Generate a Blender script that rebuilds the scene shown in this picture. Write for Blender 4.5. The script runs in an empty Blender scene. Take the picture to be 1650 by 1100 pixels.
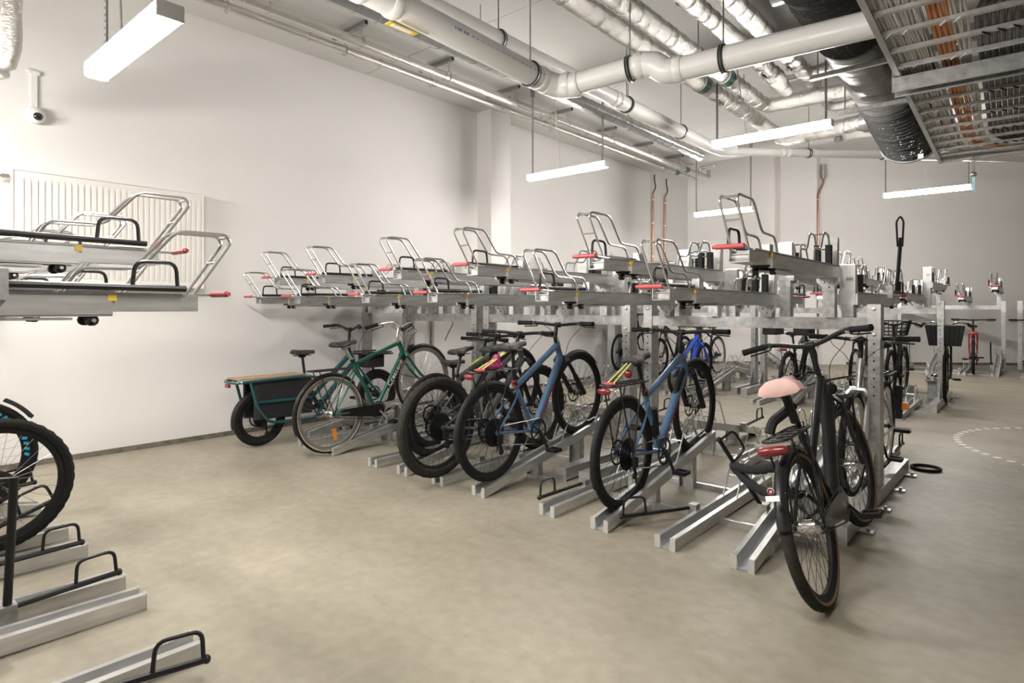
import bpy, math, random
from mathutils import Vector, Matrix
random.seed(7)
SC = bpy.context.scene
COL = SC.collection
PI = math.pi
# ------------------------------------------------------------------ camera, world, exposure
cam_d = bpy.data.cameras.new('camera'); CAM = bpy.data.objects.new('camera', cam_d); COL.objects.link(CAM)
cam_d.sensor_width = 36.0; cam_d.lens = 985.0/1650.0*36.0; cam_d.shift_y = -54.0/1650.0
cam_d.clip_start = 0.05; cam_d.clip_end = 100
CAM.location = (0, 0, 1.31); CAM.rotation_euler = (PI/2, 0, math.radians(41.0))
SC.camera = CAM
WORLD = bpy.data.worlds.new('world'); SC.world = WORLD; WORLD.use_nodes = True
WORLD.node_tree.nodes['Background'].inputs[0].default_value = (0.9, 0.88, 0.85, 1)
WORLD.node_tree.nodes['Background'].inputs[1].default_value = 0.25
SC.view_settings.view_transform = 'Standard'; SC.view_settings.look = 'None'
SC.view_settings.gamma = 1.0; SC.view_settings.use_curve_mapping = False
SC.view_settings.exposure = 0.0
LAMP_POWER = 184.0          # radiance of the strip lights' diffusers
LAMP_COLOR = (1.0, 0.955, 0.905)
try:
    SC.cycles.use_denoising = True
    SC.cycles.max_bounces = 7; SC.cycles.diffuse_bounces = 4; SC.cycles.glossy_bounces = 3; SC.cycles.adaptive_threshold = 0.05
    SC.cycles.sample_clamp_indirect = 6.0
    SC.cycles.caustics_reflective = False; SC.cycles.caustics_refractive = False
except Exception: pass

# ------------------------------------------------------------------ materials
def nt(name):
    m = bpy.data.materials.new(name); m.use_nodes = True
    t = m.node_tree; b = t.nodes['Principled BSDF']
    return m, t, b
def mat(name, col, rough=0.5, metal=0.0, var=0.0, scale=20.0, bump=0.0, bscale=60.0, coat=0.0, stretch=None, spec=0.5):
    m, t, b = nt(name)
    b.inputs['Base Color'].default_value = (*col, 1); b.inputs['Roughness'].default_value = rough
    b.inputs['Metallic'].default_value = metal
    b.inputs['Specular IOR Level'].default_value = spec
    if coat: b.inputs['Coat Weight'].default_value = coat
    tc = t.nodes.new('ShaderNodeTexCoord')
    src = tc.outputs['Object']
    if stretch:
        mp = t.nodes.new('ShaderNodeMapping'); mp.inputs['Scale'].default_value = stretch
        t.links.new(src, mp.inputs['Vector']); src = mp.outputs['Vector']
    if var:
        n = t.nodes.new('ShaderNodeTexNoise'); n.inputs['Scale'].default_value = scale; n.inputs['Detail'].default_value = 4
        t.links.new(src, n.inputs['Vector'])
        r = t.nodes.new('ShaderNodeValToRGB')
        r.color_ramp.elements[0].position = 0.3; r.color_ramp.elements[1].position = 0.7
        r.color_ramp.elements[0].color = (*[c*(1-var) for c in col], 1)
        r.color_ramp.elements[1].color = (*[min(1, c*(1+var)) for c in col], 1)
        t.links.new(n.outputs['Fac'], r.inputs['Fac']); t.links.new(r.outputs['Color'], b.inputs['Base Color'])
    if bump:
        n2 = t.nodes.new('ShaderNodeTexNoise'); n2.inputs['Scale'].default_value = bscale; n2.inputs['Detail'].default_value = 3
        t.links.new(src, n2.inputs['Vector'])
        bp = t.nodes.new('ShaderNodeBump'); bp.inputs['Strength'].default_value = bump; bp.inputs['Distance'].default_value = 0.01
        t.links.new(n2.outputs['Fac'], bp.inputs['Height']); t.links.new(bp.outputs['Normal'], b.inputs['Normal'])
    return m
def emis(name, col, strength):
    m, t, b = nt(name)
    b.inputs['Base Color'].default_value = (0.9, 0.9, 0.9, 1)
    b.inputs['Emission Color'].default_value = (*col, 1); b.inputs['Emission Strength'].default_value = strength
    return m
def floor_mat():
    m, t, b = nt('polished_concrete')
    N = t.nodes.new; L = t.links.new
    tc = N('ShaderNodeTexCoord')
    n1 = N('ShaderNodeTexNoise'); n1.inputs['Scale'].default_value = 0.9; n1.inputs['Detail'].default_value = 8; n1.inputs['Roughness'].default_value = 0.62
    mp = N('ShaderNodeMapping'); mp.inputs['Scale'].default_value = (1.0, 1.7, 1.0); mp.inputs['Rotation'].default_value = (0, 0, 0.5)
    L(tc.outputs['Object'], mp.inputs['Vector']); L(mp.outputs['Vector'], n1.inputs['Vector'])
    r1 = N('ShaderNodeValToRGB'); e = r1.color_ramp.elements
    e[0].position = 0.28; e[0].color = (0.245, 0.218, 0.166, 1); e[1].position = 0.72; e[1].color = (0.375, 0.337, 0.264, 1)
    L(n1.outputs['Fac'], r1.inputs['Fac'])
    n2 = N('ShaderNodeTexNoise'); n2.inputs['Scale'].default_value = 14; n2.inputs['Detail'].default_value = 6
    L(tc.outputs['Object'], n2.inputs['Vector'])
    r2 = N('ShaderNodeValToRGB'); r2.color_ramp.elements[0].position = 0.25; r2.color_ramp.elements[0].color = (0.86, 0.86, 0.86, 1)
    r2.color_ramp.elements[1].position = 0.7; r2.color_ramp.elements[1].color = (1.06, 1.06, 1.06, 1)
    L(n2.outputs['Fac'], r2.inputs['Fac'])
    mx = N('ShaderNodeMix'); mx.data_type = 'RGBA'; mx.blend_type = 'MULTIPLY'; mx.inputs[0].default_value = 1
    L(r1.outputs['Color'], mx.inputs[6]); L(r2.outputs['Color'], mx.inputs[7])
    # sparse dark specks and scuffs
    v = N('ShaderNodeTexNoise'); v.inputs['Scale'].default_value = 5.5; v.inputs['Detail'].default_value = 9; v.inputs['Roughness'].default_value = 0.75
    L(tc.outputs['Object'], v.inputs['Vector'])
    r3 = N('ShaderNodeValToRGB'); r3.color_ramp.elements[0].position = 0.27; r3.color_ramp.elements[0].color = (0.72, 0.70, 0.68, 1)
    r3.color_ramp.elements[1].position = 0.36; r3.color_ramp.elements[1].color = (1, 1, 1, 1)
    L(v.outputs['Fac'], r3.inputs['Fac'])
    mx2 = N('ShaderNodeMix'); mx2.data_type = 'RGBA'; mx2.blend_type = 'MULTIPLY'; mx2.inputs[0].default_value = 1
    L(mx.outputs[2], mx2.inputs[6]); L(r3.outputs['Color'], mx2.inputs[7])
    L(mx2.outputs[2], b.inputs['Base Color'])
    b.inputs['Roughness'].default_value = 0.5
    bp = N('ShaderNodeBump'); bp.inputs['Strength'].default_value = 0.06; bp.inputs['Distance'].default_value = 0.01
    L(n2.outputs['Fac'], bp.inputs['Height']); L(bp.outputs['Normal'], b.inputs['Normal'])
    return m
def foil_mat(name, col=(0.74, 0.725, 0.69), rough=0.22, bs=34.0, strength=0.9):
    m, t, b = nt(name)
    N = t.nodes.new; L = t.links.new
    b.inputs['Base Color'].default_value = (*col, 1); b.inputs['Metallic'].default_value = 0.92; b.inputs['Roughness'].default_value = rough
    tc = N('ShaderNodeTexCoord')
    n = N('ShaderNodeTexNoise'); n.inputs['Scale'].default_value = bs; n.inputs['Detail'].default_value = 6; n.inputs['Roughness'].default_value = 0.7
    L(tc.outputs['Object'], n.inputs['Vector'])
    bp = N('ShaderNodeBump'); bp.inputs['Strength'].default_value = strength; bp.inputs['Distance'].default_value = 0.02
    L(n.outputs['Fac'], bp.inputs['Height']); L(bp.outputs['Normal'], b.inputs['Normal'])
    return m
M = dict(
    wall=mat('white_wall_paint', (0.82, 0.80, 0.78), 0.8, var=0.015, scale=1.2, bump=0.05, bscale=90),
    ceil=mat('painted_slab', (0.66, 0.645, 0.62), 0.85, var=0.02, scale=1.5, bump=0.05, bscale=60),
    floor=floor_mat(),
    skirt=mat('dark_joint', (0.16, 0.14, 0.115), 0.8, var=0.35, scale=12),
    galv=mat('galvanised_steel', (0.48, 0.485, 0.48), 0.38, 0.88, var=0.22, scale=26, bump=0.05, bscale=40),
    galv2=mat('galvanised_profile', (0.62, 0.62, 0.61), 0.33, 0.85, var=0.14, scale=9, stretch=(4, 0.6, 4)),
    galv3=mat('light_zinc_sheet', (0.66, 0.66, 0.645), 0.42, 0.6, var=0.08, scale=14),
    galvin=mat('galvanised_inside', (0.50, 0.53, 0.56), 0.45, 0.6, var=0.10, scale=14),
    wire=mat('bright_zinc_wire', (0.66, 0.66, 0.65), 0.28, 0.95),
    bolt=mat('bolt_steel', (0.55, 0.54, 0.52), 0.35, 0.9),
    strut=mat('dark_strut_steel', (0.33, 0.335, 0.335), 0.45, 0.8, var=0.15, scale=30),
    black=mat('black_powder_coat', (0.010, 0.010, 0.0105), 0.42, spec=0.4),
    blackm=mat('black_matt', (0.012, 0.012, 0.0125), 0.62, spec=0.3),
    rubber=mat('tyre_rubber', (0.013, 0.0125, 0.012), 0.75, var=0.2, scale=40, bump=0.15, bscale=120, spec=0.22),
    rubber2=mat('dusty_tyre_rubber', (0.030, 0.028, 0.025), 0.85, var=0.25, scale=30, bump=0.25, bscale=140, spec=0.22),
    tan=mat('tan_sidewall', (0.22, 0.13, 0.075), 0.7),
    tancream=mat('cream_sidewall', (0.50, 0.42, 0.30), 0.7),
    red=mat('red_grip', (0.46, 0.07, 0.08), 0.4, coat=0.2),
    redlens=mat('red_lens', (0.17, 0.010, 0.013), 0.28, coat=0.3),
    orange=mat('orange_reflector', (0.80, 0.26, 0.04), 0.25, coat=0.5),
    yellow=mat('yellow_plastic', (0.80, 0.55, 0.06), 0.45),
    chrome=mat('polished_alloy', (0.75, 0.74, 0.72), 0.18, 1.0),
    alloy=mat('alloy_rim', (0.62, 0.60, 0.56), 0.32, 0.9),
    steeldk=mat('dark_steel', (0.07, 0.07, 0.073), 0.32, 0.9),
    spoke=mat('spoke_steel', (0.45, 0.44, 0.43), 0.3, 0.95),
    spokek=mat('black_spoke', (0.035, 0.035, 0.035), 0.4, 0.5),
    blue=mat('slate_blue_frame', (0.088, 0.165, 0.285), 0.28, 0.15, coat=0.5),
    royal=mat('royal_blue_frame', (0.01, 0.075, 0.55), 0.28, coat=0.6),
    green=mat('dark_green_frame', (0.005, 0.105, 0.072), 0.26, 0.15, coat=0.6),
    teal=mat('deep_teal_frame', (0.006, 0.075, 0.085), 0.3, 0.15, coat=0.5),
    graph=mat('graphite_frame', (0.018, 0.019, 0.021), 0.35, 0.25, coat=0.3),
    grey=mat('gunmetal_frame', (0.13, 0.13, 0.125), 0.33, 0.5, coat=0.3),
    silver=mat('silver_frame', (0.66, 0.65, 0.62), 0.25, 0.75, coat=0.4),
    redf=mat('red_frame', (0.42, 0.035, 0.04), 0.3, coat=0.5),
    white=mat('white_plastic', (0.80, 0.79, 0.77), 0.4),
    pvc=mat('white_pvc', (0.86, 0.845, 0.82), 0.33, coat=0.15),
    paper=mat('white_label', (0.85, 0.84, 0.80), 0.6),
    ink=mat('dark_ink', (0.03, 0.03, 0.035), 0.6),
    inkred=mat('dark_red_lettering', (0.22, 0.015, 0.04), 0.5),
    inkcyan=mat('cyan_lettering', (0.03, 0.42, 0.62), 0.5),
    inkblue=mat('blue_print', (0.25, 0.26, 0.50), 0.6),
    pink=mat('pink_nylon_cover', (0.64, 0.43, 0.395), 0.75, var=0.05, scale=30, bump=0.35, bscale=26),
    fuchsia=mat('pink_patterned_cloth', (0.48, 0.05, 0.20), 0.7, var=0.75, scale=45),
    leather=mat('black_saddle_leather', (0.012, 0.0115, 0.0115), 0.6, bump=0.06, bscale=160),
    cloth=mat('black_pannier_fabric', (0.013, 0.013, 0.015), 0.85, bump=0.15, bscale=90),
    wood=mat('plywood_deck', (0.36, 0.24, 0.14), 0.6, var=0.15, scale=9, stretch=(6, 0.6, 6)),
    card=mat('brown_cardboard', (0.17, 0.115, 0.065), 0.8, var=0.08, scale=10),
    cord=mat('yellow_cord', (0.78, 0.74, 0.22), 0.6),
    lime=mat('lime_green_paint', (0.42, 0.52, 0.05), 0.35, coat=0.4),
    copper=mat('copper_pipe', (0.55, 0.27, 0.19), 0.35, 0.85, var=0.1, scale=8),
    foil=foil_mat('crinkled_foil'),
    foil2=foil_mat('smooth_foil_wrap', (0.70, 0.68, 0.64), 0.24, 45.0, 0.28),
    duct=mat('spiral_duct_zinc', (0.52, 0.53, 0.53), 0.3, 0.9, var=0.08, scale=10),
    gband=mat('green_pipe_tape', (0.005, 0.13, 0.085), 0.35, coat=0.3),
    clamp=mat('black_rubber_clamp', (0.02, 0.022, 0.022), 0.5),
    net=mat('black_netted_sleeve', (0.022, 0.022, 0.021), 0.7, var=0.5, scale=60, bump=0.5, bscale=55, stretch=(1, 1, 1)),
    flex=mat('grey_flexible_duct', (0.36, 0.36, 0.355), 0.3, 0.85, var=0.1, scale=12),
    cwhite=mat('white_cable', (0.88, 0.87, 0.84), 0.45),
    corange=mat('orange_cable', (0.80, 0.36, 0.15), 0.5),
    cblack=mat('black_cable', (0.035, 0.035, 0.036), 0.55),
    cgrey=mat('grey_pipe_insulation', (0.20, 0.20, 0.205), 0.55, var=0.25, scale=40, bump=0.2, bscale=70),
    rad=mat('radiator_enamel', (0.83, 0.81, 0.77), 0.35, coat=0.2),
    dome=mat('smoked_dome', (0.01, 0.01, 0.012), 0.08, coat=0.8),
    paint=mat('white_floor_paint', (0.80, 0.77, 0.70), 0.6),
    blueled=mat('pale_blue_tag', (0.35, 0.62, 0.72), 0.4),
    mesh=mat('black_mesh', (0.03, 0.03, 0.03), 0.55, 0.3),
    glass=mat('headlamp_lens', (0.65, 0.65, 0.63), 0.12, 0.6, coat=0.6),
)

LAMPS = {}
def lamp_mat(p):
    if p not in LAMPS: LAMPS[p] = emis('lit_diffuser', LAMP_COLOR, LAMP_POWER*p)
    return LAMPS[p]

# ------------------------------------------------------------------ mesh builder
def V(*a): return Vector(a)
def fil(pts, r, n=4, closed=False):
    """round the corners of a polyline"""
    pts = [Vector(p) for p in pts]; out = []
    N = len(pts)
    for i in range(N):
        if not closed and i in (0, N-1): out.append(pts[i]); continue
        a, b, c = pts[i-1], pts[i], pts[(i+1) % N]
        d1 = a-b; d2 = c-b
        rr = min(r, d1.length*0.45, d2.length*0.45)
        if rr < 1e-5: out.append(b); continue
        p1 = b+d1.normalized()*rr; p2 = b+d2.normalized()*rr
        for k in range(n+1):
            s = k/n
            out.append(p1*(1-s)**2+b*2*s*(1-s)+p2*s*s)
    return out
class MB:
    def __init__(s): s.v = []; s.f = []
    def add(s, vs, fs):
        o = len(s.v); s.v += [tuple(v) for v in vs]; s.f += [tuple(i+o for i in f) for f in fs]; return s
    def bx(s, x0, x1, y0, y1, z0, z1):
        vs = [(x, y, z) for z in (z0, z1) for y in (y0, y1) for x in (x0, x1)]
        return s.add(vs, [(0, 2, 3, 1), (4, 5, 7, 6), (0, 1, 5, 4), (2, 6, 7, 3), (0, 4, 6, 2), (1, 3, 7, 5)])
    def box(s, c, size, mtx=None):
        h = [q/2 for q in size]
        vs = [Vector((x, y, z)) for z in (-h[2], h[2]) for y in (-h[1], h[1]) for x in (-h[0], h[0])]
        if mtx is not None: vs = [mtx @ v for v in vs]
        c = Vector(c); vs = [v+c for v in vs]
        return s.add(vs, [(0, 2, 3, 1), (4, 5, 7, 6), (0, 1, 5, 4), (2, 6, 7, 3), (0, 4, 6, 2), (1, 3, 7, 5)])
    def beam(s, a, b, w, h, up=(0, 0, 1)):
        """rectangular bar from a to b, w across, h along up"""
        a = Vector(a); b = Vector(b); d = (b-a).normalized(); u = Vector(up)
        sd = d.cross(u).normalized(); u = sd.cross(d).normalized()
        vs = []
        for p in (a, b):
            for i, j in ((-1, -1), (1, -1), (1, 1), (-1, 1)): vs.append(p+sd*i*w/2+u*j*h/2)
        return s.add(vs, [(0, 3, 2, 1), (4, 5, 6, 7), (0, 1, 5, 4), (1, 2, 6, 5), (2, 3, 7, 6), (3, 0, 4, 7)])
    def tube(s, pts, r, n=8, caps=True, closed=False, flat=None):
        pts = [Vector(p) for p in pts]; N = len(pts)
        rs = r if isinstance(r, (list, tuple)) else [r]*N
        tg = []
        for i in range(N):
            if closed: t = pts[(i+1) % N]-pts[i-1]
            elif i == 0: t = pts[1]-pts[0]
            elif i == N-1: t = pts[-1]-pts[-2]
            else: t = (pts[i+1]-pts[i]).normalized()+(pts[i]-pts[i-1]).normalized()
            if t.length < 1e-9: t = Vector((0, 0, 1))
            tg.append(t.normalized())
        ref = Vector((0, 0, 1)) if abs(tg[0].z) < 0.9 else Vector((1, 0, 0))
        u = tg[0].cross(ref).normalized(); vs = []
        for i in range(N):
            u = (u-tg[i]*u.dot(tg[i])); 
            u = u.normalized() if u.length > 1e-6 else tg[i].orthogonal().normalized()
            w = tg[i].cross(u)
            for k in range(n):
                a = 2*PI*k/n
                vs.append(pts[i]+(u*math.cos(a)+w*math.sin(a))*rs[i])
        fs = []
        for i in range(N if closed else N-1):
            j = (i+1) % N
            for k in range(n):
                k2 = (k+1) % n
                fs.append((i*n+k, i*n+k2, j*n+k2, j*n+k))
        if caps and not closed:
            fs.append(tuple(range(n-1, -1, -1))); fs.append(tuple((N-1)*n+k for k in range(n)))
        return s.add(vs, fs)
    def prism(s, poly, y0, y1, f=None):
        """extrude a closed (x,z) polygon along y; f maps (x,y,z)"""
        n = len(poly); vs = []
        for y in (y0, y1):
            for x, z in poly:
                p = (x, y, z); vs.append(f(*p) if f else p)
        fs = [(i, (i+1) % n, n+(i+1) % n, n+i) for i in range(n)]
        fs += [tuple(range(n-1, -1, -1)), tuple(range(n, 2*n))]
        return s.add(vs, fs)
    def lathe(s, prof, c, axis='x', n=24, closed=False):
        """profile [(radius, height)] turned about an axis through c"""
        vs = []; m = len(prof)
        for i in range(n):
            a = 2*PI*i/n; ca, sa = math.cos(a), math.sin(a)
            for r, h in prof:
                if axis == 'x': p = (h, r*ca, r*sa)
                elif axis == 'y': p = (r*ca, h, r*sa)
                else: p = (r*ca, r*sa, h)
                vs.append((p[0]+c[0], p[1]+c[1], p[2]+c[2]))
        fs = []
        for i in range(n):
            j = (i+1) % n
            for k in range(m if closed else m-1):
                k2 = (k+1) % m
                fs.append((i*m+k, j*m+k, j*m+k2, i*m+k2))
        return s.add(vs, fs)
    def ell(s, c, rad, nu=12, nv=8):
        vs = []; c = Vector(c)
        for j in range(nv+1):
            b = -PI/2+PI*j/nv
            for i in range(nu):
                a = 2*PI*i/nu
                vs.append((c.x+rad[0]*math.cos(b)*math.cos(a), c.y+rad[1]*math.cos(b)*math.sin(a), c.z+rad[2]*math.sin(b)))
        fs = [(j*nu+i, j*nu+(i+1) % nu, (j+1)*nu+(i+1) % nu, (j+1)*nu+i) for j in range(nv) for i in range(nu)]
        return s.add(vs, fs)
    def loft(s, secs, caps=True):
        n = len(secs[0]); vs = [v for q in secs for v in q]
        fs = [(i*n+k, i*n+(k+1) % n, (i+1)*n+(k+1) % n, (i+1)*n+k) for i in range(len(secs)-1) for k in range(n)]
        if caps: fs += [tuple(range(n-1, -1, -1)), tuple((len(secs)-1)*n+k for k in range(n))]
        return s.add(vs, fs)
    def mesh(s, name, m, smooth=True, ang=40):
        me = bpy.data.meshes.new(name); me.from_pydata(s.v, [], s.f); me.materials.append(M[m] if isinstance(m, str) else m)
        if smooth:
            me.polygons.foreach_set('use_smooth', [True]*len(me.polygons))
            try: me.set_sharp_from_angle(angle=math.radians(ang))
            except Exception: pass
        me.update(); return me
    def build(s, name, m, parent=None, smooth=True, ang=40):
        o = bpy.data.objects.new(name, s.mesh(name, m, smooth, ang)); COL.objects.link(o)
        if parent: o.parent = parent
        return o
def inst(name, me, parent=None, loc=None):
    o = bpy.data.objects.new(name, me); COL.objects.link(o)
    if parent: o.parent = parent
    if loc: o.location = loc
    return o
def tag(o, label=None, cat=None, group=None, kind=None):
    if label: o['label'] = label
    if cat: o['category'] = cat
    if group: o['group'] = group
    if kind: o['kind'] = kind
    return o
def empty(name, loc=(0, 0, 0), rz=0.0):
    o = bpy.data.objects.new(name, None); COL.objects.link(o); o.location = loc; o.rotation_euler = (0, 0, rz)
    o.empty_display_size = 0.1
    return o
KIDS = {}
def copy_tree(o, parent=None):
    c = o.copy(); COL.objects.link(c); c.parent = parent
    for ch in list(o.children): copy_tree(ch, c)
    return c
ORD = ['first', 'second', 'third', 'fourth', 'fifth', 'sixth', 'seventh', 'eighth', 'ninth', 'tenth', 'eleventh', 'twelfth', 'thirteenth', 'fourteenth']
def text(name, s, size, m, parent, mtx, ext=0.0006, align='LEFT'):
    cu = bpy.data.curves.new(name, 'FONT'); cu.body = s; cu.size = size; cu.extrude = ext; cu.align_x = align; cu.align_y = 'CENTER'
    cu.resolution_u = 2
    t = bpy.data.objects.new(name, cu); COL.objects.link(t)
    dg = bpy.context.evaluated_depsgraph_get()
    me = bpy.data.meshes.new_from_object(t.evaluated_get(dg))
    bpy.data.objects.remove(t); bpy.data.curves.remove(cu)
    me.name = name; me.materials.clear(); me.materials.append(M[m])
    me.transform(mtx)
    o = bpy.data.objects.new(name, me); COL.objects.link(o); o.parent = parent
    return o

# ------------------------------------------------------------------ the room
XL = -6.33; ZC = 4.2; ZH = 4.95; YSTEP = 11.8
BA = V(XL, 13.6, 0); BD = V(math.cos(math.radians(37.3)), math.sin(math.radians(37.3)), 0); BN = V(BD.y, -BD.x, 0)
BL = (5.5-XL)/BD.x; YR = 13.6+BD.y*BL
tag(MB().bx(XL-0.3, 5.8, -5.3, 24.0, -0.2, 0).build('floor', 'floor', smooth=False), kind='structure')
tag(MB().bx(XL-0.25, XL, -5.2, 14.0, 0, ZH+0.2).build('wall_left', 'wall', smooth=False), kind='structure')
tag(MB().bx(XL, XL+0.28, 6.50, 6.93, 0.0, ZC).build('wall_pilaster', 'wall', smooth=False), kind='structure')
tag(MB().bx(5.5, 5.75, -5.2, YR+0.3, 0, ZH+0.2).build('wall_right', 'wall', smooth=False), kind='structure')
tag(MB().bx(XL-0.25, 5.75, -5.25, -5.0, 0, ZH+0.2).build('wall_front', 'wall', smooth=False), kind='structure')
wb = MB()
def bw(s0, s1, n0, n1, z0, z1):
    vs = []
    for z in (z0, z1):
        for s, n in ((s0, n0), (s1, n0), (s1, n1), (s0, n1)): vs.append(BA+BD*s+BN*n+V(0, 0, z))
    return vs, [(0, 3, 2, 1), (4, 5, 6, 7), (0, 1, 5, 4), (1, 2, 6, 5), (2, 3, 7, 6), (3, 0, 4, 7)]
tag(MB().add(*bw(-0.3, BL+0.3, -0.25, 0, 0, ZH+0.2)).build('wall_back', 'wall', smooth=False), kind='structure')
tag(MB().add(*bw(2.05, 2.86, 0, 0.22, 0, ZH)).build('wall_back_pilaster', 'wall', smooth=False), kind='structure')
tag(MB().add(*bw(2.86, 3.6, 0, 0.03, 0, ZH)).build('wall_back_panel', 'wall', smooth=False), kind='structure')
cl = tag(MB().bx(XL-0.2, 5.7, -5.2, YSTEP, ZC+0.05, ZC+0.3).bx(XL-0.2, 5.7, YSTEP, YR+0.3, ZH, ZH+0.2).build('ceiling', 'ceil', smooth=False), kind='structure')
y = 4.52-2.4*4
while y < YSTEP-0.1:
    y0, y1 = max(y, -5.2), min(y+2.4, YSTEP)
    MB().bx(XL-0.1, 5.6, y0+0.005, y1-0.005, ZC, ZC+0.052).build('ceiling_slab', 'ceil', cl, smooth=False)
    y += 2.4
sk = MB().bx(XL, XL+0.018, -5.0, 13.55, 0.0, 0.045)
tag(sk.build('baseboard_left', 'skirt', smooth=False), kind='structure')
tag(MB().add(*bw(0.05, BL, 0.0, 0.018, 0.0, 0.06)).build('baseboard_back', 'skirt', smooth=False), kind='structure')

# ------------------------------------------------------------------ strip lights
def strip_light(label, x0, x1, y, z, rods, wide=0.10, strap=False, top=ZC, cable=None, power=1.0):
    cx = (x0+x1)/2; L = x1-x0
    r = empty('strip_light', (cx, y, z)); tag(r, label, 'light', 'strip lights under the ceiling')
    h = L/2; w = wide/2
    prof = [(-w*0.98, 0.066), (-w*0.80, 0.078), (w*0.80, 0.078), (w*0.98, 0.066)]
    f = lambda a, b, c: (b, a, c)
    MB().prism(prof, -h, h, f).bx(-h-0.012, -h, -w*0.96, w*0.96, 0.0, 0.072).bx(h, h+0.012, -w*0.96, w*0.96, 0.0, 0.072).build('housing', 'white', r, ang=30)
    MB().prism([(-w*0.85, 0.066), (w*0.85, 0.066), (w*0.98, 0.045), (w*0.95, 0.008), (w*0.7, -0.006), (-w*0.7, -0.006), (-w*0.95, 0.008), (-w*0.98, 0.045)], -h, h, f).build('diffuser', lamp_mat(power), r, ang=30)
    for rx in rods:
        mb = MB()
        if strap:
            mb.bx(rx-cx-0.02, rx-cx+0.02, -0.004, 0.004, 0.055, top-z)
            o = mb.build('hanging_strap', 'strut', r, smooth=False)
            hb = MB(); zz = 0.09
            while zz < min(top-z, 1.3):
                hb.bx(rx-cx-0.006, rx-cx+0.006, -0.0055, -0.0035, zz, zz+0.02); zz += 0.035
            hb.build('strap_slots', 'paper', o, smooth=False)
        else:
            mb.tube([(rx-cx, 0, 0.055), (rx-cx, 0, top-z)], 0.012, 6).bx(rx-cx-0.03, rx-cx+0.03, -0.025, 0.025, top-z-0.012, top-z)
            mb.bx(rx-cx-0.02, rx-cx+0.02, -0.02, 0.02, top-z-0.09, top-z-0.01)
            mb.build('hanging_rod', 'strut', r)
    if cable is not None:
        pts = [(cable-cx, 0, 0.06), (cable-cx-0.02, 0.0, 0.3), (cable-cx-0.10, 0.02, (top-z)*0.7), (cable-cx-0.13, 0.03, top-z)]
        MB().tube(fil(pts, 0.3, 5), 0.006, 6).build('power_cable', 'white', r)
    return r
strip_light('large bright strip light hung close at the upper left', -3.86, -2.84, 1.02, 2.55, [-3.70, -2.93], 0.115, True, cable=-3.45, power=1.12)
strip_light('strip light hung over the middle of the front rack', -5.18, -3.98, 6.31, 3.01, [-5.12, -4.03], cable=-4.66, power=0.68)
strip_light('strip light below the foil-wrapped pipes, nearest the black duct', -2.78, -1.58, 6.63, 3.10, [-2.74, -1.63], cable=-2.42, power=0.8)
strip_light('strip light at the back right below the cable tray', -2.07, -0.87, 12.16, 3.21, [-2.05, -0.9], top=ZH, cable=-1.45, power=1.2)
strip_light('strip light far back, half behind raised upper trays', -4.89, -3.84, 10.83, 3.01, [-4.87, -3.87], power=0.7)
strip_light('strip light hung above the camera, outside the picture', -1.62, -0.6, 1.15, 2.42, [-1.5, -0.75], 0.115, True, power=0.74)
strip_light('strip light above the left row, outside the picture', -5.75, -4.73, -0.2, 2.6, [-5.6, -4.9], 0.115, True, power=1.3)

# ------------------------------------------------------------------ radiator, camera, pipes on the left wall
def radiator():
    r = empty('radiator', (XL, 1.80, 1.50)); tag(r, 'white ribbed panel radiator high on the left wall', 'radiator')
    H = 0.92; W = 1.46; x1 = 0.13
    MB().bx(0.03, x1-0.007, -W/2, W/2, 0, H).bx(0.02, x1+0.004, -W/2-0.004, W/2+0.004, H-0.004, H+0.01).bx(0.03, x1, -W/2-0.006, -W/2, 0, H).bx(0.03, x1, W/2, W/2+0.006, 0, H).build('panel', 'rad', r, smooth=False)
    y = -W/2+0.04
    me = None
    while y < W/2-0.05:
        if me is None:
            me = MB().prism([(x1-0.008, 0.05), (x1-0.008, H-0.05), (x1, H-0.075), (x1, 0.075)], 0, 0.026).mesh('rib', 'rad', ang=20)
        inst('rib', me, r, (0, y, 0)); y += 0.0455
    MB().tube(fil([(0.09, -W/2, H-0.06), (0.09, -W/2-0.16, H-0.06), (0.09, -W/2-0.16, -0.4)], 0.03), 0.012).tube([(0.09, -W/2-0.02, H-0.06), (0.09, -W/2-0.07, H-0.06)], 0.022).build('valve_pipe', 'chrome', r)
    MB().bx(0, 0.03, -0.5, -0.46, 0.1, 0.8).bx(0, 0.03, 0.46, 0.5, 0.1, 0.8).build('bracket', 'rad', r, smooth=False)
radiator()
r = empty('security_camera', (XL, 1.225, 2.90)); tag(r, 'round white dome security camera below a conduit on the left wall', 'camera')
MB().ell((0.045, 0, 0), (0.05, 0.075, 0.07), 20, 12).build('body', 'white', r)
MB().ell((0.07, 0.012, -0.012), (0.04, 0.04, 0.036), 16, 10).build('lens_dome', 'dome', r)
MB().bx(0, 0.022, -0.02, 0.02, 0.06, 0.36).bx(0, 0.03, -0.035, 0.035, 0.34, 0.37).bx(0, 0.02, -0.05, -0.005, 0.37, 0.385).build('conduit', 'white', r, smooth=False)

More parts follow.
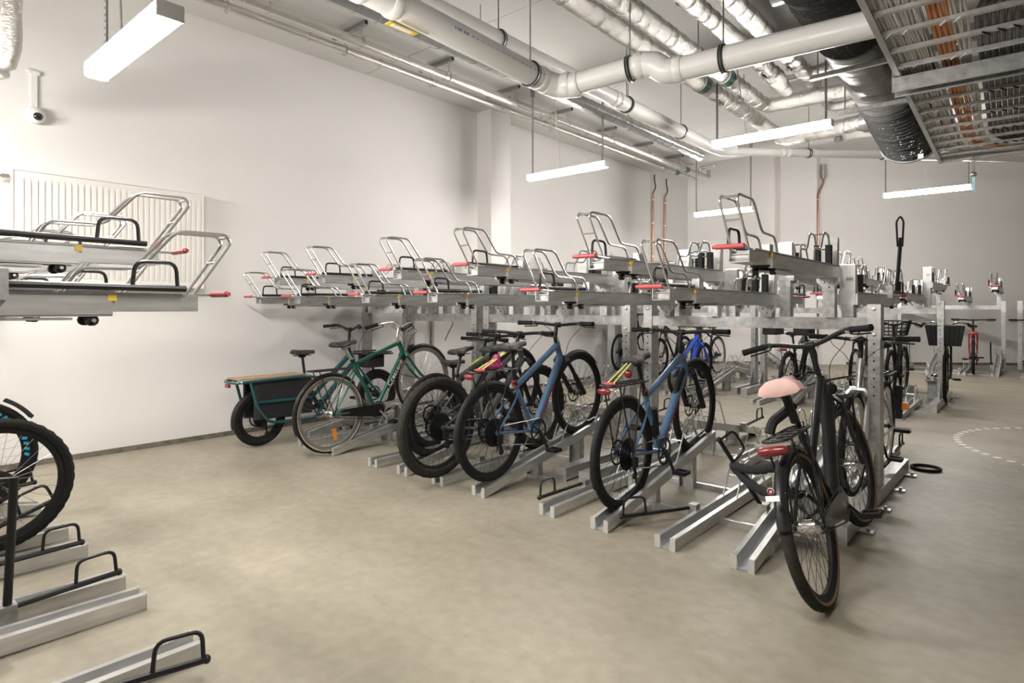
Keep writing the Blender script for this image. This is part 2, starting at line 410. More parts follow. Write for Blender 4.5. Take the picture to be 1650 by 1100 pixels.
def pipe_run(name, label, cat, m, paths, group=None, loc=(0, 0, 0)):
    r = empty(name, loc); tag(r, label, cat, group)
    return r
def clamp_rod(r, p, axis, rad, top, m='clamp', rod=True, side=0.0):
    """pipe clamp ring about p with a threaded rod up to top"""
    a = Vector(axis).normalized(); q = Vector(p)
    u = a.orthogonal().normalized(); w = a.cross(u)
    ring = []
    for k in range(20):
        t = 2*PI*k/20
        ring.append(q+(u*math.cos(t)+w*math.sin(t))*(rad+0.006))
    c = MB()
    for off in (-0.011, 0.011): c.tube([x+a*off for x in ring], 0.008, 5, closed=True)
    o = c.build('clamp', m, r)
    MB().tube([x for x in ring], 0.009, 4, closed=True).build('clamp_strap', 'bolt', o)
    if rod: MB().tube([(q.x, q.y, q.z+rad), (q.x, q.y, top)], 0.006, 6).build('threaded_rod', 'strut', r)
def foil_pipe(r, path, rad, m='foil', n=14, seams=True, jitter=0.004):
    """foil-wrapped pipe with uneven skin and tape seams"""
    pts = [Vector(p) for p in path]; fine = []
    for a, b in zip(pts[:-1], pts[1:]):
        L = (b-a).length; k = max(1, int(L/0.12))
        for i in range(k): fine.append(a+(b-a)*i/k)
    fine.append(pts[-1])
    rs = [rad+random.uniform(-jitter, jitter) for _ in fine]
    MB().tube(fine, rs, n).build('insulated_pipe', m, r, ang=60)
    if seams:
        for a, b in zip(pts[:-1], pts[1:]):
            L = (b-a).length; d = (b-a).normalized(); s = 0.5
            while s < L-0.1:
                MB().tube([a+d*s, a+d*(s+0.035)], rad+0.006, n).build('tape_seam', m, r, ang=60)
                s += random.uniform(0.8, 1.15)
# two thin foil pipes along the left wall
for nm, X, Z, rad, Y1, lab in (('low', -5.5, 4.0, 0.04, 11.3, 'thin foil-wrapped heating pipe nearest the left wall'), ('up', -5.2, 3.98, 0.05, 11.1, 'thin foil-wrapped heating pipe, the one farther from the left wall')):
    r = empty('heating_pipe', (X, -4.9, Z)); tag(r, lab, 'pipe', 'foil pipes along the left wall')
    foil_pipe(r, [(0, 0, 0), (0, Y1+4.9, 0), (0, Y1+5.8, 0.0)], rad, 'foil2', jitter=0.003)
    MB().tube([(0, Y1+4.85, 0), (0, Y1+4.97, 0)], rad+0.006, 14).build('green_tape', 'gband', r)
    if nm == 'up':
        MB().tube(fil([(0, Y1+5.8, 0), (0, Y1+5.95, 0), (0, Y1+5.95, 0.17)], 0.05), rad*0.8, 12).tube(fil([(0, Y1+5.5, 0.02), (0, Y1+5.5, 0.13), (0.35, Y1+5.5, 0.13)], 0.05), rad*0.7, 12).build('riser', 'foil2', r)
for i, yy in enumerate((1.25, 2.45, 3.67, 4.86, 6.04, 7.22, 8.42, 9.62, 10.8)):
    r = empty('pipe_bracket', (-5.35, yy, ZC)); tag(r, ORD[i]+' steel strut bracket holding the thin foil pipes, counted from the camera', 'bracket', 'strut brackets by the left wall')
    MB().bx(-0.35, 0.22, -0.02, 0.02, -0.045, 0).build('strut_channel', 'strut', r, smooth=False)
    MB().bx(0.222, 0.226, -0.016, 0.016, -0.04, -0.006).build('channel_end', 'blackm', r, smooth=False)
    for X, rad in ((-0.15, 0.04), (0.15, 0.05)):
        MB().tube([(X, 0, -0.045), (X, 0, -0.2+rad)], 0.006, 6).tube([(X+math.cos(t)*(rad+0.008), 0, -0.21+math.sin(t)*(rad+0.008)) for t in [2*PI*k/16 for k in range(16)]], 0.006, 5, closed=True).build('pipe_ring', 'bolt', r)
for i, yy in enumerate((11.8, 12.35)):
    r = empty('copper_pipe', (XL+0.05, yy, 0)); tag(r, ('left' if i == 0 else 'right')+' of the two copper pipes running down the left wall', 'pipe', 'copper pipes in the corner')
    MB().tube([(0, 0, 0.3), (0, 0, 3.75)], 0.022, 10).build('copper_tube', 'copper', r)
    MB().tube(fil([(0, 0, 3.75), (0.06, 0.02, 3.88), (0.02, 0.03, 4.02), (0.02, 0.03, 4.15)], 0.05), 0.014, 8).build('flexible_tail', 'steeldk', r)
    for z in (1.6, 2.4, 3.1, 3.6): MB().tube([(0, 0, z), (0, 0, z+0.025)], 0.03, 10).build('pipe_clip', 'white', r)
p = BA+BD*2.95+BN*0.08
r = empty('copper_pipe', (p.x, p.y, 0)); tag(r, 'single copper pipe on the back wall beside the pilaster', 'pipe')
MB().tube(fil([(0, 0, 0.4), (0, 0, 3.95), (0.1, 0.06, 4.2), (0.1, 0.06, 4.32)], 0.08), 0.02, 8).build('copper_tube', 'copper', r)
MB().tube([(0.1, 0.06, 4.3), (0.1, 0.06, 4.62)], 0.06, 10).build('foil_sleeve', 'foil2', r)
for z in (2.0, 3.0, 3.8): MB().tube([(0, 0, z), (0, 0, z+0.03)], 0.03, 8).build('pipe_clip', 'white', r)
# foil pipe at the top left edge
r = empty('insulated_drop_pipe', (-5.36, 0.91, 3.0)); tag(r, 'foil-wrapped pipe bending away at the top left edge', 'pipe')
foil_pipe(r, [(0.01, 0.02, 1.2), (0, 0, 0.1), (-0.02, -0.02, 0.0), (-0.25, -0.2, -0.08)], 0.062, 'foil', 14)
MB().tube([(-0.03, -0.03, -0.06), (-0.3, -0.25, -0.14)], 0.05, 12).build('second_layer', 'foil', r)

# ------------------------------------------------------------------ white PVC drain pipes
def pvc_path(r, pts, rad, name='pipe', rr=0.12):
    MB().tube(fil(pts, rr, 6), rad, 20).build(name, 'pvc', r)
def collar(r, a, d, rad, w=0.06):
    d = Vector(d).normalized(); a = Vector(a)
    MB().tube([a-d*w/2, a-d*w*0.3, a+d*w*0.3, a+d*w/2], [rad+0.004, rad+0.009, rad+0.009, rad+0.004], 20).build('collar', 'pvc', r)
r = empty('drain_pipe', (0, 0, 0)); tag(r, 'thick white plastic drain pipe with elbows crossing above the front rack', 'pipe')
A0 = V(*(-3.105, -1.725, 3.369)); A1 = V(*(-3.157, 2.323, 3.276)); A2 = V(*(-3.162, 4.025, 3.213))
pvc_path(r, [A0, A1, A2, (-3.128, 4.14, 3.19), (-3.013, 4.186, 3.179)], 0.092)
pvc_path(r, [(-3.151, 4.048, 3.202), (-3.105, 4.163, 3.184), (-2.932, 4.203, 3.167)], 0.100, 'elbow', 0.09)
pvc_path(r, [(-2.99, 4.186, 3.173), (-2.369, 4.335, 3.236)], 0.087)
pvc_path(r, [(-2.392, 4.33, 3.236), (-2.288, 4.353, 3.213), (-2.219, 4.37, 3.144), (-2.104, 4.393, 3.144)], 0.098, 'elbow', 0.07)
pvc_path(r, [(-2.139, 4.387, 3.144), (-0.851, 4.519, 3.15), (1.84, 4.83, 3.173)], 0.091)
CD = V(0.54, 0.12, 0.05); CE = V(1.1, 0.11, 0)
for a, d in ((A1+V(0, 0.14, -0.005), A2-A1), (A1+V(0, -0.12, 0.003), A2-A1), (V(*(-3.16, 3.99, 3.214)), A2-A1), (V(*(-2.944, 4.2, 3.173)), CD), (V(*(-2.415, 4.324, 3.231)), CD), (V(*(-2.116, 4.391, 3.144)), CE), (V(*(-3.013, 4.174, 3.179)), CD)):
    collar(r, a, d, 0.094, 0.07)
for p_, d in (((-3.162, 3.864, 3.22), A2-A1), ((-2.495, 4.307, 3.219), CD), ((-1.782, 4.427, 3.147), CE), ((-3.145, 1.15, 3.303), A2-A1)):
    clamp_rod(r, p_, d, 0.092, ZC)
tg = V(*(-3.162, 2.541, 3.133))
MB().box(tg, (0.06, 0.23, 0.004)).build('yellow_caution_tag', 'yellow', r, smooth=False)
MB().box(tg+V(0.0, 0, -0.003), (0.035, 0.16, 0.003)).build('tag_print', 'paper', r, smooth=False)
pm = MB(); q0 = V(*(-3.065, 2.932, 3.248)); yy = 0.0
while yy < 1.1:
    dd = random.choice((0.012, 0.02, 0.03)); pm.box(q0+V(0.0, yy, -0.035*yy), (0.002, dd*0.8, 0.006 if yy > 0.12 else 0.018)); yy += dd+random.choice((0.008, 0.012, 0.03))
tag(pm.build('pipe_print', 'inkblue', r, smooth=False), kind='stuff')
r = empty('drain_pipe', (0, 0, 0)); tag(r, 'higher white plastic drain pipe running back and turning along the rear', 'pipe')
pvc_path(r, [(-3.4, -2.0, 3.56), (-3.4, 8.05, 3.49), (-3.38, 8.35, 3.5), (-3.25, 8.5, 3.51)], 0.078, rr=0.2)
pvc_path(r, [(-3.36, 8.42, 3.5), (-2.81, 9.09, 3.52), (-1.63, 10.5, 3.55), (0.5, 13.0, 3.6)], 0.056, rr=0.3)
for p_, ax, rd in (((-3.4, 1.6, 3.535), (0, 1, 0), 0.078), ((-3.4, 3.74, 3.52), (0, 1, 0), 0.078), ((-3.4, 5.80, 3.506), (0, 1, 0), 0.078), ((-3.4, 7.11, 3.497), (0, 1, 0), 0.078), ((-2.54, 9.41, 3.527), (1.18, 1.41, 0), 0.056), ((-1.78, 10.32, 3.546), (1.18, 1.41, 0), 0.056)):
    clamp_rod(r, p_, ax, rd, ZC)
for a, d in ((V(-3.4, 5.62, 3.507), V(0, 1, 0)), (V(-3.4, 5.52, 3.507), V(0, 1, 0))): collar(r, a, d, 0.078)
for a in (V(-2.80, 9.10, 3.52), V(-2.74, 9.17, 3.52)): collar(r, a, V(1.18, 1.41, 0), 0.056)
# spiral duct
r = empty('spiral_duct', (0, 0, 0)); tag(r, 'slim galvanised spiral duct running beneath the higher drain pipe', 'duct')
MB().tube([(-4.05, -4.8, 3.69), (-4.05, 9.1, 3.69)], 0.08, 18).build('duct_body', 'duct', r)
rib = MB(); yy = -1.0
while yy < 9.0:
    rib.tube([(-4.05+0.081*math.cos(t), yy+0.06*t/(2*PI), 3.69+0.081*math.sin(t)) for t in [2*PI*k/14 for k in range(15)]], 0.003, 4); yy += 0.22
rib.build('spiral_seam', 'strut', r)
MB().tube([(-4.05, 6.9, 3.69), (-4.05, 6.98, 3.69)], 0.086, 18).tube([(-4.05, 9.0, 3.69), (-4.05, 9.12, 3.69)], 0.086, 18).build('coupling', 'duct', r)
for yy in (1.0, 4.2, 6.95):
    MB().tube([(-4.05, yy, 3.77), (-4.05, yy, ZC)], 0.005, 6).build('threaded_rod', 'strut', r)

# ------------------------------------------------------------------ fat foil-wrapped pipes in the middle
def fat(label, paths, rad, band=None, rods=()):
    r = empty('insulated_pipe', (0, 0, 0)); tag(r, label, 'pipe', 'foil-wrapped pipes under the ceiling')
    for k, pth in enumerate(paths):
        foil_pipe(r, fil(pth, 0.12, 4) if len(pth) > 2 else pth, rad, 'foil', 16, jitter=0.006, seams=False)
        pts = [Vector(q) for q in pth]
        for a, b in zip(pts[:-1], pts[1:]):
            L = (b-a).length; d = (b-a).normalized(); s = 0.25
            ring = MB()
            while s < L-0.1:
                u = d.orthogonal().normalized(); w = d.cross(u); tilt = random.uniform(-0.03, 0.03)
                ring.tube([a+d*(s+tilt*math.cos(t))+(u*math.cos(t)+w*math.sin(t))*(rad+0.002) for t in [2*PI*q/14 for q in range(14)]], 0.004, 4, closed=True)
                s += random.uniform(0.12, 0.22)
            if ring.v: tag(ring.build('wrap_seams', 'foil2', r), kind='stuff')
    if band:
        p_, d = V(*band[0]), V(*band[1]).normalized()
        MB().tube([p_-d*0.06, p_+d*0.06], rad+0.01, 18).build('green_tape', 'gband', r)
        MB().tube([p_-d*0.09, p_-d*0.062], rad+0.007, 18).build('pale_tape', 'white', r)
    for q in rods: MB().tube([q, (q[0], q[1], ZC)], 0.006, 6).build('threaded_rod', 'strut', r)
    return r
Z = 3.82
fat('fat foil pipe with green tape, left of the pair', [[(-2.89, -4.5, Z), (-2.89, 8.45, Z)], [(-2.89, 8.4, Z), (-2.62, 8.58, 3.56), (-1.47, 7.76, 3.40), (-1.2, 7.57, 3.37)]], 0.09, ((-2.89, 6.56, Z), (0, 1, 0)), [(-3.0, 5.0, Z), (-2.8, 7.6, Z)])
fat('fat foil pipe with green tape, right of the pair, turning right', [[(-2.61, -4.5, Z), (-2.61, 7.82, Z), (-1.3, 7.87, Z), (0.4, 7.95, Z)]], 0.088, ((-2.61, 6.53, Z), (0, 1, 0)), [(-2.5, 5.6, Z), (-2.0, 7.9, Z), (-1.6, 7.9, Z)])
fat('foil pipe with a valve, third from the left wall side', [[(-2.18, -4.5, Z), (-2.18, 7.0, Z)], [(-2.19, 6.4, Z-0.01), (-2.22, 7.35, Z-0.02)]], 0.075, None, [(-2.1, 6.1, Z)])
fat('foil pipe that turns right beside the black duct', [[(-1.89, -4.5, Z), (-1.92, 7.06, Z), (-1.2, 6.98, Z), (0.5, 6.9, Z)]], 0.08, None, [(-1.5, 7.0, Z)])
fat('thinner foil pipe hidden between two fatter ones', [[(-2.03, -4.5, 3.98), (-2.05, 7.9, 3.95), (-2.0, 8.35, 3.80), (-1.0, 8.1, 3.75)]], 0.06)
for i, (x, y_) in enumerate(((-2.19, 6.45), (-1.93, 6.4), (-2.86, 6.98), (-2.62, 6.95))):
    r = empty('valve', (x, y_, Z-0.1)); tag(r, 'small valve with a lever under the '+['third foil pipe', 'fourth foil pipe beside the black duct', 'left green-taped foil pipe', 'right green-taped foil pipe'][i], 'valve', 'valves on the foil pipes')
    MB().tube([(0, 0, 0.06), (0, 0, -0.02)], 0.014, 8).tube([(0, 0, -0.02), (0.02, 0.0, -0.05)], 0.018, 10).build('stem', 'alloy', r)
    MB().box((0.02, 0.03, -0.02), (0.02, 0.1, 0.012)).build('lever', 'gband' if i == 2 else 'blackm', r, smooth=False)
for i, (p0, p1) in enumerate((((-3.0, 4.86), (-2.45, 4.86)), ((-2.5, 8.0), (-1.75, 8.0)), ((-2.6, 5.35), (-2.1, 5.35)))):
    r = empty('pipe_bracket', (p0[0], p0[1], ZC)); tag(r, ['steel strut on the ceiling near the left green-taped pipe', 'steel strut on the ceiling above the turning foil pipe', 'steel strut on the ceiling beside the third foil pipe'][i], 'bracket', 'ceiling struts')
    MB().bx(0, p1[0]-p0[0], -0.02, 0.02, -0.05, 0).build('strut_channel', 'strut', r, smooth=False)
    MB().bx(0.01, p1[0]-p0[0]-0.01, -0.008, 0.008, -0.052, -0.049).build('channel_slot', 'blackm', r, smooth=False)
r = empty('smoke_detector', (-2.6, 11.4, ZC)); tag(r, 'small round grey detector on the ceiling at the back', 'detector')
MB().lathe([(0.0, -0.09), (0.07, -0.085), (0.08, -0.04), (0.055, -0.03), (0.055, 0.0)], (0, 0, 0), 'z', 18).build('body', 'strut', r)

# ------------------------------------------------------------------ big flexible duct
r = empty('flexible_duct', (0, 0, 0)); tag(r, 'huge black netted flexible duct with a grey ribbed middle', 'duct')
DP = [V(-1.24, 1.2, 3.80), V(-1.25, 3.2, 3.83), V(-1.27, 5.25, 3.86), V(-1.28, 6.18, 3.80), V(-1.20, 7.04, 3.58), V(-1.11, 7.78, 3.27), V(-1.08, 8.0, 3.18)]
def spl(P, t):
    n = len(P)-1; f = min(max(t*n, 0), n-1e-6); i = int(f); f -= i
    p0, p1, p2, p3 = P[max(i-1, 0)], P[i], P[i+1], P[min(i+2, n)]
    return 0.5*((2*p1)+(p2-p0)*f+(2*p0-5*p1+4*p2-p3)*f*f+(3*p1-p0-3*p2+p3)*f**3)
def duct_part(name, t0, t1, m, rad, n, rip, parent):
    pts = [spl(DP, t0+(t1-t0)*i/n) for i in range(n+1)]
    rs = [rad+(rip if i % 2 else -rip)+random.uniform(-rip, rip)*0.5 for i in range(n+1)]
    return MB().tube(pts, rs, 30).build(name, m, parent, ang=28)
duct_part('netted_sleeve', 0.0, 0.49, 'net', 0.300, 130, 0.011, r)
duct_part('ribbed_duct', 0.47, 0.72, 'flex', 0.300, 80, 0.004, r)
e2 = duct_part('netted_sleeve', 0.70, 1.0, 'net', 0.305, 60, 0.011, r)
nets = MB()
for k in range(700):
    t = random.choice((random.uniform(0.3, 0.49), random.uniform(0.71, 0.97)))
    p_ = spl(DP, t); q_ = spl(DP, t+0.004); d = (q_-p_).normalized(); u = d.orthogonal().normalized(); w = d.cross(u); a = random.uniform(0, 2*PI)
    nn = u*math.cos(a)+w*math.sin(a); tt = d.cross(nn)
    c_ = p_+nn*0.316
    nets.tube([c_-tt*0.006, c_+tt*0.006+d*0.003], 0.0011, 3)
tag(nets.build('net_knots', 'bolt', r), kind='stuff')
pe = spl(DP, 0.955); de = (spl(DP, 0.96)-pe).normalized(); u = de.orthogonal().normalized(); w = de.cross(u)
MB().tube([pe+(u*math.cos(t)+w*math.sin(t))*0.318 for t in [2*PI*k/28 for k in range(28)]], 0.012, 6, closed=True).build('steel_clamp_band', 'galv', r)
MB().box(pe+V(0.10, -0.22, -0.27), (0.05, 0.005, 0.05)).build('small_label', 'paper', r, smooth=False)
MB().tube([(-1.62, 5.0, 3.86), (-1.5, 5.0, 3.86)], 0.16, 18).build('side_spigot', 'duct', r)
p_ = V(-1.40, 7.68, 3.38)
MB().tube([p_+V(-0.10, 0.05, 0), p_+V(0.15, -0.06, 0)], 0.12, 18).build('duct_connector', 'duct', r)
for i, (a, b) in enumerate((((-1.62, 6.05, 3.42), (-0.55, 6.01, 3.42)), ((-1.55, 6.75, 3.25), (-0.5, 6.72, 3.25)))):
    r = empty('trapeze_bar', a); tag(r, ['nearer', 'farther'][i]+' steel trapeze bar hung beneath the big flexible duct', 'bracket', 'trapeze bars')
    a_ = V(0, 0, 0); b_ = V(*b)-V(*a)
    a_ = a_+V(0, 0, -0.0)
    MB().beam(a_, b_, 0.04, 0.04).build('strut_channel', 'galv', r, smooth=False)
    for s in (0.06, 0.93):
        q = a_+(b_-a_)*s
        MB().tube([q, q+V(0, 0, ZC-a[2])], 0.007, 6).build('threaded_rod', 'strut', r)

# ------------------------------------------------------------------ cable ladder
TZ = 2.95
r = empty('cable_ladder', (-0.73, 3.68, TZ), math.radians(1.75)); r.scale = (1.32, 1.32, 1.32); tag(r, 'wide steel cable ladder full of cables at the upper right', 'cable ladder')
LW = 1.05; LY0 = -1.6; LY1 = 3.45
for x in (0.0, LW):
    MB().bx(x-0.006, x+0.006, LY0, LY1, -0.03, 0.07).bx(min(x, x+(0.02 if x == 0 else -0.02)), max(x, x+(0.02 if x == 0 else -0.02)), LY0, LY1, -0.032, -0.026).build('side_rail', 'galv2', r, smooth=False)
MB().bx(-0.006, LW, LY1-0.03, LY1+0.005, -0.03, 0.05).build('end_rail', 'galv2', r, smooth=False)
yy = LY0+0.1; me = MB().bx(0, LW, -0.013, 0.013, -0.024, -0.006).mesh('rung', 'galv2', smooth=False)
while yy < LY1-0.1:
    inst('rung', me, r, (0, yy, 0)); yy += 0.235
MB().bx(-0.02, LW+0.05, 0.95, 1.07, -0.075, -0.035).bx(-0.02, LW+0.05, 0.955, 0.965, -0.11, -0.035).bx(-0.02, LW+0.05, 1.055, 1.065, -0.11, -0.035).build('support_channel', 'galv', r, smooth=False)
MB().bx(0.165, 0.168, LY0, LY1-0.3, -0.005, 0.05).build('divider_strip', 'galv', r, smooth=False)
for x in (-0.02, LW+0.03): MB().tube([(x, 1.01, -0.05), (x, 1.01, (ZC-TZ)/1.32)], 0.008, 6).build('threaded_rod', 'strut', r)
def cable(x, z, m, rad, y0, y1, wig, turn=None, n=14):
    pts = []
    ph = random.uniform(0, 6); 
    for i in range(n+1):
        yv = y0+(y1-y0)*i/n
        pts.append((x+wig*math.sin(ph+yv*5)+random.uniform(-wig, wig)*0.4, yv, z+random.uniform(-wig, wig)*0.2))
    if turn: pts += turn
    return MB().tube(fil(pts, 0.1, 2), rad, 6).build('cable', m, r)
for i in range(22):
    x = 0.02+0.135*(i % 11)/10; z = 0.002+0.013*(i//11)
    rr = 0.1+0.012*i
    c_ = cable(x, z, 'cwhite', 0.0062, LY0, LY1-0.62-0.02*(i % 6), 0.007, [(x+0.03, LY1-0.36+0.01*(i % 7), z), (x+0.16, LY1-0.16+0.008*(i % 7), z), (x+0.42, LY1-0.09+0.006*(i % 7), z), (LW-0.05, LY1-0.07+0.005*(i % 7), z)])
for i in range(4): cable(0.20+0.019*i, 0.004, 'corange', 0.0095, LY0, LY1-0.72, 0.003, [(0.26+0.019*i, LY1-0.4, 0.004), (0.45, LY1-0.2+0.01*i, 0.004), (0.9, LY1-0.14, 0.004)])
for i in range(7): cable(0.275+0.014*(i % 4), 0.0+0.012*(i//4), 'cwhite', 0.006, 0.2, LY1-0.7, 0.006, [(0.36, LY1-0.35, 0.0), (0.6, LY1-0.17, 0.0), (LW-0.05, LY1-0.14, 0)])
for i in range(7): MB().tube(fil([(0.275+0.014*(i % 4), 0.22, 0.004+0.01*(i//4)), (0.30+0.014*i, -0.1, 0.01), (0.42+0.02*i, -0.5, 0.05), (0.55+0.02*i, -1.4, 0.1)], 0.2, 4), 0.006, 6).build('cable', 'cwhite', r)
for i in range(24):
    x = 0.355+0.027*i; b = 'cgrey'
    MB().tube(fil([(x+0.42, -0.35-0.04*(i % 5)+0.02*i, 0.22), (x+0.16, 0.22+0.012*i, 0.10), (x, 0.42+0.012*i, 0.02), (x, 0.6, 0.008), (x, LY1-0.75, 0.008)], 0.15, 3), 0.0125, 8).build('insulated_tube', b, r)
for i in range(22):
    x = 0.355+0.028*i
    MB().tube(fil([(x, LY1-0.95, 0.006), (x+0.01, LY1-0.62+0.004*i, 0.006), (x+0.12, LY1-0.34+0.008*(i % 9), 0.01), (x+0.35, LY1-0.27+0.006*(i % 9), 0.012), (LW+0.2, LY1-0.24+0.006*(i % 9), 0.012)], 0.15, 4), 0.0115, 6).build('black_cable', 'cblack', r)
for i in range(5):
    MB().tube(fil([(0.36+0.03*i, 0.16+0.04*i, 0.03), (0.46+0.03*i, -0.15+0.04*i, 0.10), (0.75, -0.5+0.05*i, 0.3), (1.1, -0.8+0.05*i, 0.5)], 0.2, 4), 0.022, 8).build('black_cable', 'cblack', r)
me = MB().box((0, 0, 0), (0.004, 0.05, 0.006), Matrix.Rotation(0.5, 3, 'Z')).mesh('cable_tie', 'cwhite', smooth=False)
mek = MB().box((0, 0, 0), (0.004, 0.05, 0.006), Matrix.Rotation(-0.5, 3, 'Z')).mesh('cable_tie', 'blackm', smooth=False)
yy = LY0+0.1; k = 0
while yy < LY1-0.4:
    if k % 2 == 0 or yy > 1.2:
        for x in (0.05, 0.10, 0.24, 0.29): inst('cable_tie', me, r, (x+random.uniform(-0.01, 0.01), yy, -0.027))
    if k % 2 == 1 and yy > 0.6:
        for q in range(11): inst('cable_tie', mek, r, (0.38+0.054*q, yy, -0.027))
    yy += 0.235; k += 1
r = empty('hanging_tag', (-0.56, 8.12, 2.70)); tag(r, 'small hanging chain with a pale blue tag below the cable ladder', 'tag')
for k in range(4): MB().tube([(0.012*math.cos(t), 0.0, 0.23-0.05*k+0.022*math.sin(t)) for t in [2*PI*q/8 for q in range(8)]], 0.004, 4, closed=True).build('chain_link', 'bolt', r)
MB().ell((0, 0, 0.03), (0.03, 0.03, 0.03), 10, 8).build('ball', 'chrome', r)
MB().bx(-0.012, 0.012, -0.004, 0.004, -0.15, 0.0).build('tag_body', 'blueled', r, smooth=False)
# the pale dotted ring on the floor
r = empty('floor_marking', (0.574, 7.7, 0)); tag(r, 'ring of white painted dots on the concrete floor', 'floor marking')
me = MB().lathe([(0.0, 0.0012), (0.033, 0.0012), (0.034, 0.0)], (0, 0, 0), 'z', 12).mesh('painted_dot', 'paint')
for k in range(60):
    a = 2*PI*k/60+0.05
    inst('painted_dot', me, r, (1.24*math.cos(a), 1.24*math.sin(a), 0.0005))

# ------------------------------------------------------------------ two-tier racks: upper trays
def wire_hoop(mb, prof, xs, r=0.0065, rungs=()):
    for x in xs:
        mb.tube(fil([(x, y, z) for y, z in prof], 0.035, 4), r, 6)
    for y, z in rungs:
        mb.tube([(xs[0], y, z), (xs[1], y, z)], r*0.9, 6)
def make_upper(high):
    """local: y=0 tray tip, +y into the rack, z=0 tray top"""
    t = empty('upper_bike_tray')
    W = 0.052
    mb = MB()                                   # sliding rail: open box with flanged wheel channel on top
    mb.bx(-W, -W+0.005, 0, 1.25, -0.068, -0.004).bx(W-0.005, W, 0, 1.25, -0.068, -0.004).bx(-W, W, 0, 1.25, -0.070, -0.065).bx(-W, W, 0.012, 1.25, -0.030, -0.026).bx(-W+0.004, W-0.004, 0.022, 0.026, -0.066, -0.028)
    mb.build('slide_rail', 'galv2', t, smooth=False)
    mb = MB()
    mb.prism([(-0.062, 0.0), (-0.062, -0.008), (-0.030, -0.010), (-0.022, -0.028), (0.022, -0.028), (0.030, -0.010), (0.062, -0.008), (0.062, 0.0), (0.034, -0.002), (0.026, -0.022), (-0.026, -0.022), (-0.034, -0.002)], 0.05, 1.70)
    mb.build('wheel_channel', 'galv', t, smooth=False)
    C = 0.064
    mb = MB()
    for s in (-1, 1):
        a, b = sorted((s*C, s*(C-0.012)))
        mb.bx(a, b, 0.30, 1.74, -0.082, -0.012)
        a, b = sorted((s*C, s*(C-0.022))); mb.bx(a, b, 0.30, 1.74, -0.086, -0.080)
    mb.bx(-C, C, 0.6, 1.74, -0.090, -0.084)
    mb.build('outer_rail', 'galv2', t, smooth=False)
    mb = MB(); xs = (-0.042, 0.042)
    wire_hoop(mb, [(0.015, -0.005), (-0.135, 0.215), (-0.115, 0.245), (0.075, 0.245), (0.205, 0.092), (0.395, 0.088), (0.45, -0.005)], xs, rungs=((-0.075, 0.13), (-0.12, 0.235)))
    mb.build('wheel_hoop', 'wire', t)
    mb = MB()
    wire_hoop(mb, [(1.14, -0.005), (1.16, 0.085), (1.30, 0.088), (1.37, 0.205), (1.49, 0.195), (1.54, -0.005)], xs, rungs=((1.51, 0.10), (1.46, 0.198)))
    mb.build('front_wheel_hoop', 'wire', t)
    mb = MB().bx(-0.052, -0.018, 1.50, 1.55, 0.0, 0.13).bx(0.018, 0.052, 1.50, 1.55, 0.0, 0.13)
    mb.build('rubber_pad', 'blackm', t, smooth=False)
    mb = MB()                                   # rear housing with a sloping top
    mb.prism([(1.63, -0.085), (1.74, -0.085), (1.74, 0.19), (1.70, 0.20), (1.66, 0.02)], -0.05, 0.05, lambda a, b, c: (b, a, c))
    hs = mb.build('rear_housing', 'galv3', t, smooth=False)
    MB().bx(-0.036, 0.010, 1.7405, 1.742, 0.075, 0.105).build('number_plate', 'paper', hs, smooth=False)
    mb = MB().tube([(-0.088, 0.06, 0.018), (-0.088, 0.60, 0.022)], 0.0125, 8)
    lb = mb.build('lock_bar', 'black', t)
    MB().tube(fil([(-0.088, 0.09, 0.02), (-0.088, 0.095, 0.115), (-0.088, 0.235, 0.115), (-0.088, 0.245, 0.02)], 0.035, 4), 0.0075, 6).build('lock_loop', 'black', lb)
    MB().bx(-0.10, -0.05, 0.60, 0.66, -0.03, 0.07).tube([(-0.088, 0.57, 0.021), (-0.088, 0.66, 0.022)], 0.009, 6).build('pivot_bracket', 'galv', t, smooth=False)
    h = MB().tube(fil([(0.045, 0.06, -0.006), (0.055, -0.07, -0.003), (0.075, -0.105, 0.0), (-0.085, -0.105, 0.0)], 0.02, 3), 0.006, 6).build('pull_handle', 'wire', t)
    MB().tube([(0.065, -0.105, 0), (-0.073, -0.105, 0)], 0.0125, 10).tube([(-0.073, -0.105, 0), (-0.09, -0.105, 0)], 0.009, 8).build('grip', 'red', h)
    MB().bx(-C-0.002, -C+0.014, 0.288, 0.315, -0.030, -0.008).build('yellow_stop', 'yellow', t, smooth=False)
    MB().bx(C-0.014, C+0.002, 0.288, 0.315, -0.030, -0.008).build('yellow_stop', 'yellow', t, smooth=False)
    mb = MB()
    for s in (-1, 1): mb.lathe([(0.0, -0.012), (0.02, -0.012), (0.02, 0.012), (0.0, 0.012)], (s*0.045, 0.36, -0.10), 'x', 10)
    mb.bx(-0.05, 0.05, 0.30, 0.34, -0.08, -0.03)
    mb.build('roller', 'blackm', t)
    MB().tube([(-0.075, 0.36, -0.10), (0.075, 0.36, -0.10)], 0.007, 6).bx(-0.06, 0.06, 0.42, 0.9, -0.098, -0.090).build('roller_axle', 'bolt', t)
    dz = -0.36 if high else -0.18                 # down to the beam top
    mb = MB().bx(-0.038, 0.038, 1.66, 1.74, dz, -0.088)
    s_ = mb.build('support_post', 'galv', t, smooth=False)
    zt = -0.088
    mb = MB().add([(-0.075, 1.655, zt), (0.075, 1.655, zt), (0.075, 1.655, zt-0.025), (0.04, 1.655, zt-0.06), (0.04, 1.655, zt-0.085), (-0.04, 1.655, zt-0.085), (-0.04, 1.655, zt-0.06), (-0.075, 1.655, zt-0.025)], [tuple(range(7, -1, -1))])
